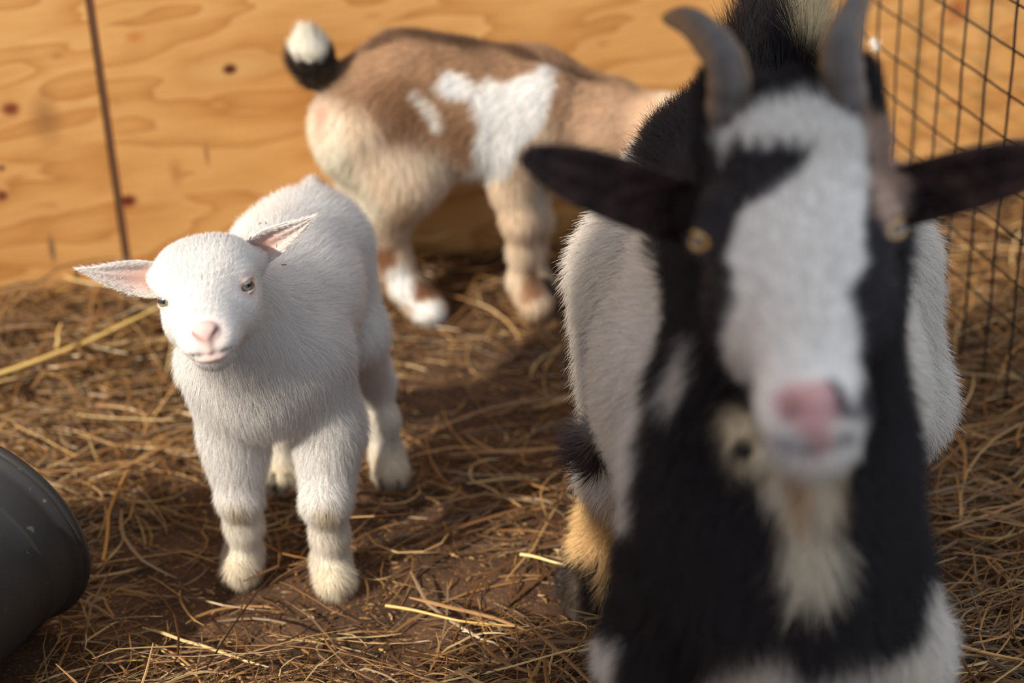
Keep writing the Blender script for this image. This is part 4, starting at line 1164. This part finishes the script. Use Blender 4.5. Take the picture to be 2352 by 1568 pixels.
def stalk(pix, zs, rad, col, label, grp=None):
    p = np.array([grd(a, b, z) for (a, b), z in zip(pix, zs)])
    t = np.linspace(0, 1, 24); tp = np.linspace(0, 1, len(p))
    q = np.stack([np.interp(t, tp, p[:, i]) for i in range(3)], 1)
    q[:, 0] += .0010 * np.sin(t * 7); q[:, 1] += .0012 * np.sin(t * 5 + 1)
    o = tube('straw_stalk', q, rad, M_STRAW, srgb(*col), taper=1 - .45 * t)
    tag(o, label, 'straw stalk')
stalk([(-60, 878), (60, 838), (200, 784), (262, 756), (372, 700)], [.050, .052, .056, .060, .068], .0030, (226, 194, 118), 'long pale yellow straw stalk slanting up behind the white kid\'s ear, against the plywood')
stalk([(1195, 1274), (1250, 1283), (1322, 1300)], [.024, .026, .026], .0017, (240, 214, 146), 'short bright straw stalk on the dirt just left of the large goat\'s hind hoof')
stalk([(886, 1392), (960, 1404), (1060, 1424), (1180, 1437)], [.016, .020, .020, .014], .0016, (228, 186, 112), 'long thin golden stalk lying in front of the white kid\'s front hooves')
stalk([(236, 1290), (250, 1180), (290, 1080)], [.02, .03, .034], .0019, (190, 138, 74), 'tan stalk leaning steeply right of the black bucket rim')
stalk([(128, 800), (134, 770), (140, 742)], [.05, .06, .075], .0020, (226, 190, 122), 'short upright stalk against the foot of the left plywood sheet')
stalk([(2152, 1474), (2240, 1492), (2380, 1520)], [.030, .034, .030], .0022, (214, 172, 104), 'thick straw stalk lying at the lower right of the pen')

# ---- wire panel
def fence():
    s = .0464; al = -1.2865; d = np.array([math.cos(al), math.sin(al), 0]); B = np.array([.4157, 2.0686, .022])
    nrm = np.array([-d[1], d[0], 0])
    V = []; F = []
    def wire(a, b, r, nr=6, nseg=6):
        a = np.asarray(a); b = np.asarray(b); o = len(V); t = nz(b - a); u = nz(np.cross(t, (0.3, .9, .31))); v = np.cross(t, u)
        for i in range(nseg + 1):
            c = a + (b - a) * i / nseg + .0006 * np.array([math.sin(i * 2.3 + a[0] * 90), math.cos(i * 1.7 + a[2] * 70), 0])
            for j in range(nr):
                an = 2 * math.pi * j / nr; V.append(c + (u * math.cos(an) + v * math.sin(an)) * r)
        for i in range(nseg):
            for j in range(nr):
                F.append([o + i * nr + j, o + i * nr + (j + 1) % nr, o + (i + 1) * nr + (j + 1) % nr, o + (i + 1) * nr + j])
    c0, c1, rows = -3, 16, 18
    for i in range(c0, c1 + 1):
        p = B + d * s * i; wire(p + (0, 0, -.030 if i in (6, 7) else -.03), p + np.array([0, 0, s * rows]), .00135, nseg=20)
    for k in range(0, rows + 1):
        p = B + np.array([0, 0, s * k]) + nrm * .0024
        wire(p + d * s * (c0 - .3), p + d * s * c1, .00125, nseg=20)
    o = quad_mesh('wire_fence', np.array(V), np.array(F), plain('black_wire', srgb(34, 32, 28), .5, .5, .2, 300))
    tag(o, 'black welded wire mesh fence panel standing at the right of the pen', 'fence')
fence()
# wisp of white fluff caught on the wire
def wisp():
    r = np.random.default_rng(4); c = (lambda s, al: np.array([.4157, 2.0686, .022]) + np.array([math.cos(al), math.sin(al), 0]) * s * -.05 + np.array([0, 0, s * 6.9]))(.0464, -1.2865)
    c = at(2008, 104, 2.066)
    V = []; F = []
    for i in range(46):
        dd = nz(r.normal(size=3) * (1, .5, 1.3)); L = r.uniform(.004, .011); p = c.copy(); o = len(V); w = .0003
        for k in range(5):
            V += [p + (w, 0, 0), p - (w, 0, 0)]; dd = nz(dd + r.normal(size=3) * .35); p = p + dd * L / 4
        for k in range(4): F.append([o + 2 * k, o + 2 * k + 1, o + 2 * k + 3, o + 2 * k + 2])
    o = quad_mesh('fluff', np.array(V), np.array(F), plain('white_down', (.85, .84, .8), .8))
    tag(o, 'small wisp of white fluff caught on the wire fence beside the goat\'s horn', 'fluff')
wisp()

# ---- black rubber bucket lying on its side
def bucket():
    R1, R2, Ln = .103, .076, .215
    g = grd(-6, 1412, .010)
    ax = nz(np.array([-.36, -.93, 0])); slope = (R1 - R2) / Ln
    ax = nz(ax - np.array([0, 0, slope]))
    C1 = g + np.array([0, 0, R1 * .985])
    s = nz(np.cross(ax, (0, 0, 1))); b = np.cross(s, ax)
    prof = [(R1 - .004, .006), (R1 + .001, -.001), (R1 + .005, .001), (R1 + .006, .006), (R1 + .0045, .012), (R1 + .0005, .0145), (R1 - .001, .020), (R1 - .0035, .044), (R1 - .0045, .046), (R1 - .006, .048)]
    for k in range(1, 9):
        t = k / 8; prof.append((R1 - .006 + (R2 - R1 + .006) * t, .048 + (Ln - .048) * t))
    prof += [(R2 - .003, Ln + .004), (R2 - .010, Ln + .006), (R2 * .5, Ln + .004), (.002, Ln + .004), (.002, Ln), (R2 * .5, Ln), (R2 - .008, Ln), (R2 - .006, Ln - .006)]
    for k in range(1, 8):
        t = k / 8; prof.append((R2 - .005 + (R1 - R2) * t, Ln - .006 - (Ln - .012) * t))
    prof.append(prof[0])
    nr = 96; V = []; F = []
    for (r_, l_) in prof:
        for j in range(nr):
            a = 2 * math.pi * j / nr; sq = 1 + .012 * math.cos(2 * a)
            V.append(C1 + ax * l_ + (s * math.cos(a) + b * math.sin(a) / sq) * r_ * sq)
    for i in range(len(prof) - 1):
        for j in range(nr):
            F.append([i * nr + j, i * nr + (j + 1) % nr, (i + 1) * nr + (j + 1) % nr, (i + 1) * nr + j])
    m, nt, out = newmat('black_rubber'); L = nt.links.new
    tc = N_(nt, 'TexCoord')
    n = N_(nt, 'TexNoise', Scale=9.0, Detail=5.0); L(tc.outputs['Object'], n.inputs['Vector'])
    n2 = N_(nt, 'TexNoise', Scale=95.0, Detail=4.0); L(tc.outputs['Object'], n2.inputs['Vector'])
    r = N_(nt, 'ValToRGB'); L(n2.outputs[0], r.inputs[0]); r.color_ramp.elements[0].position = .66; r.color_ramp.elements[1].position = .75
    base = N_(nt, 'MixRGB', Color1=(*srgb(30, 29, 30), 1), Color2=(*srgb(44, 41, 39), 1)); L(n.outputs[0], base.inputs[0])
    mx = N_(nt, 'MixRGB', Color2=(*srgb(92, 84, 76), 1)); L(r.outputs[0], mx.inputs[0]); L(base.outputs[0], mx.inputs[1])
    p = N_(nt, 'BsdfPrincipled', Roughness=.5); L(mx.outputs[0], p.inputs['Base Color'])
    bb = N_(nt, 'Bump', Strength=.15, Distance=.001); L(n2.outputs[0], bb.inputs['Height']); L(bb.outputs[0], p.inputs['Normal']); L(p.outputs[0], out.inputs[0])
    root = bpy.data.objects.new('bucket', None); COL.objects.link(root)
    tag(root, 'black rubber bucket with dusty sides lying on its side in the straw', 'bucket')
    nb = 7 * nr
    Va = np.array(V); Fa = np.array(F)
    nF = 7 * nr
    bd = quad_mesh('body', Va, Fa, m, root)
    # rolled rim as its own ring
    ring = []; 
    for j in range(nr + 1):
        a = 2 * math.pi * j / nr; sq = 1 + .012 * math.cos(2 * a)
        ring.append(C1 + ax * .004 + (s * math.cos(a) + b * math.sin(a) / sq) * (R1 + .0035) * sq)
    rm = tube('rim', ring, .0052, m, nr=10, parent=root)
bucket()

# bits of chaff lying on the white kid's coat and the ground
def flecks():
    r = np.random.default_rng(9)
    spots = [((652, 608), 1.545, .0045, 'tiny dark chaff fleck on the white kid\'s shoulder'), ((597, 512), 1.615, .003, None), ((611, 512), 1.615, .003, None)]
flecks()
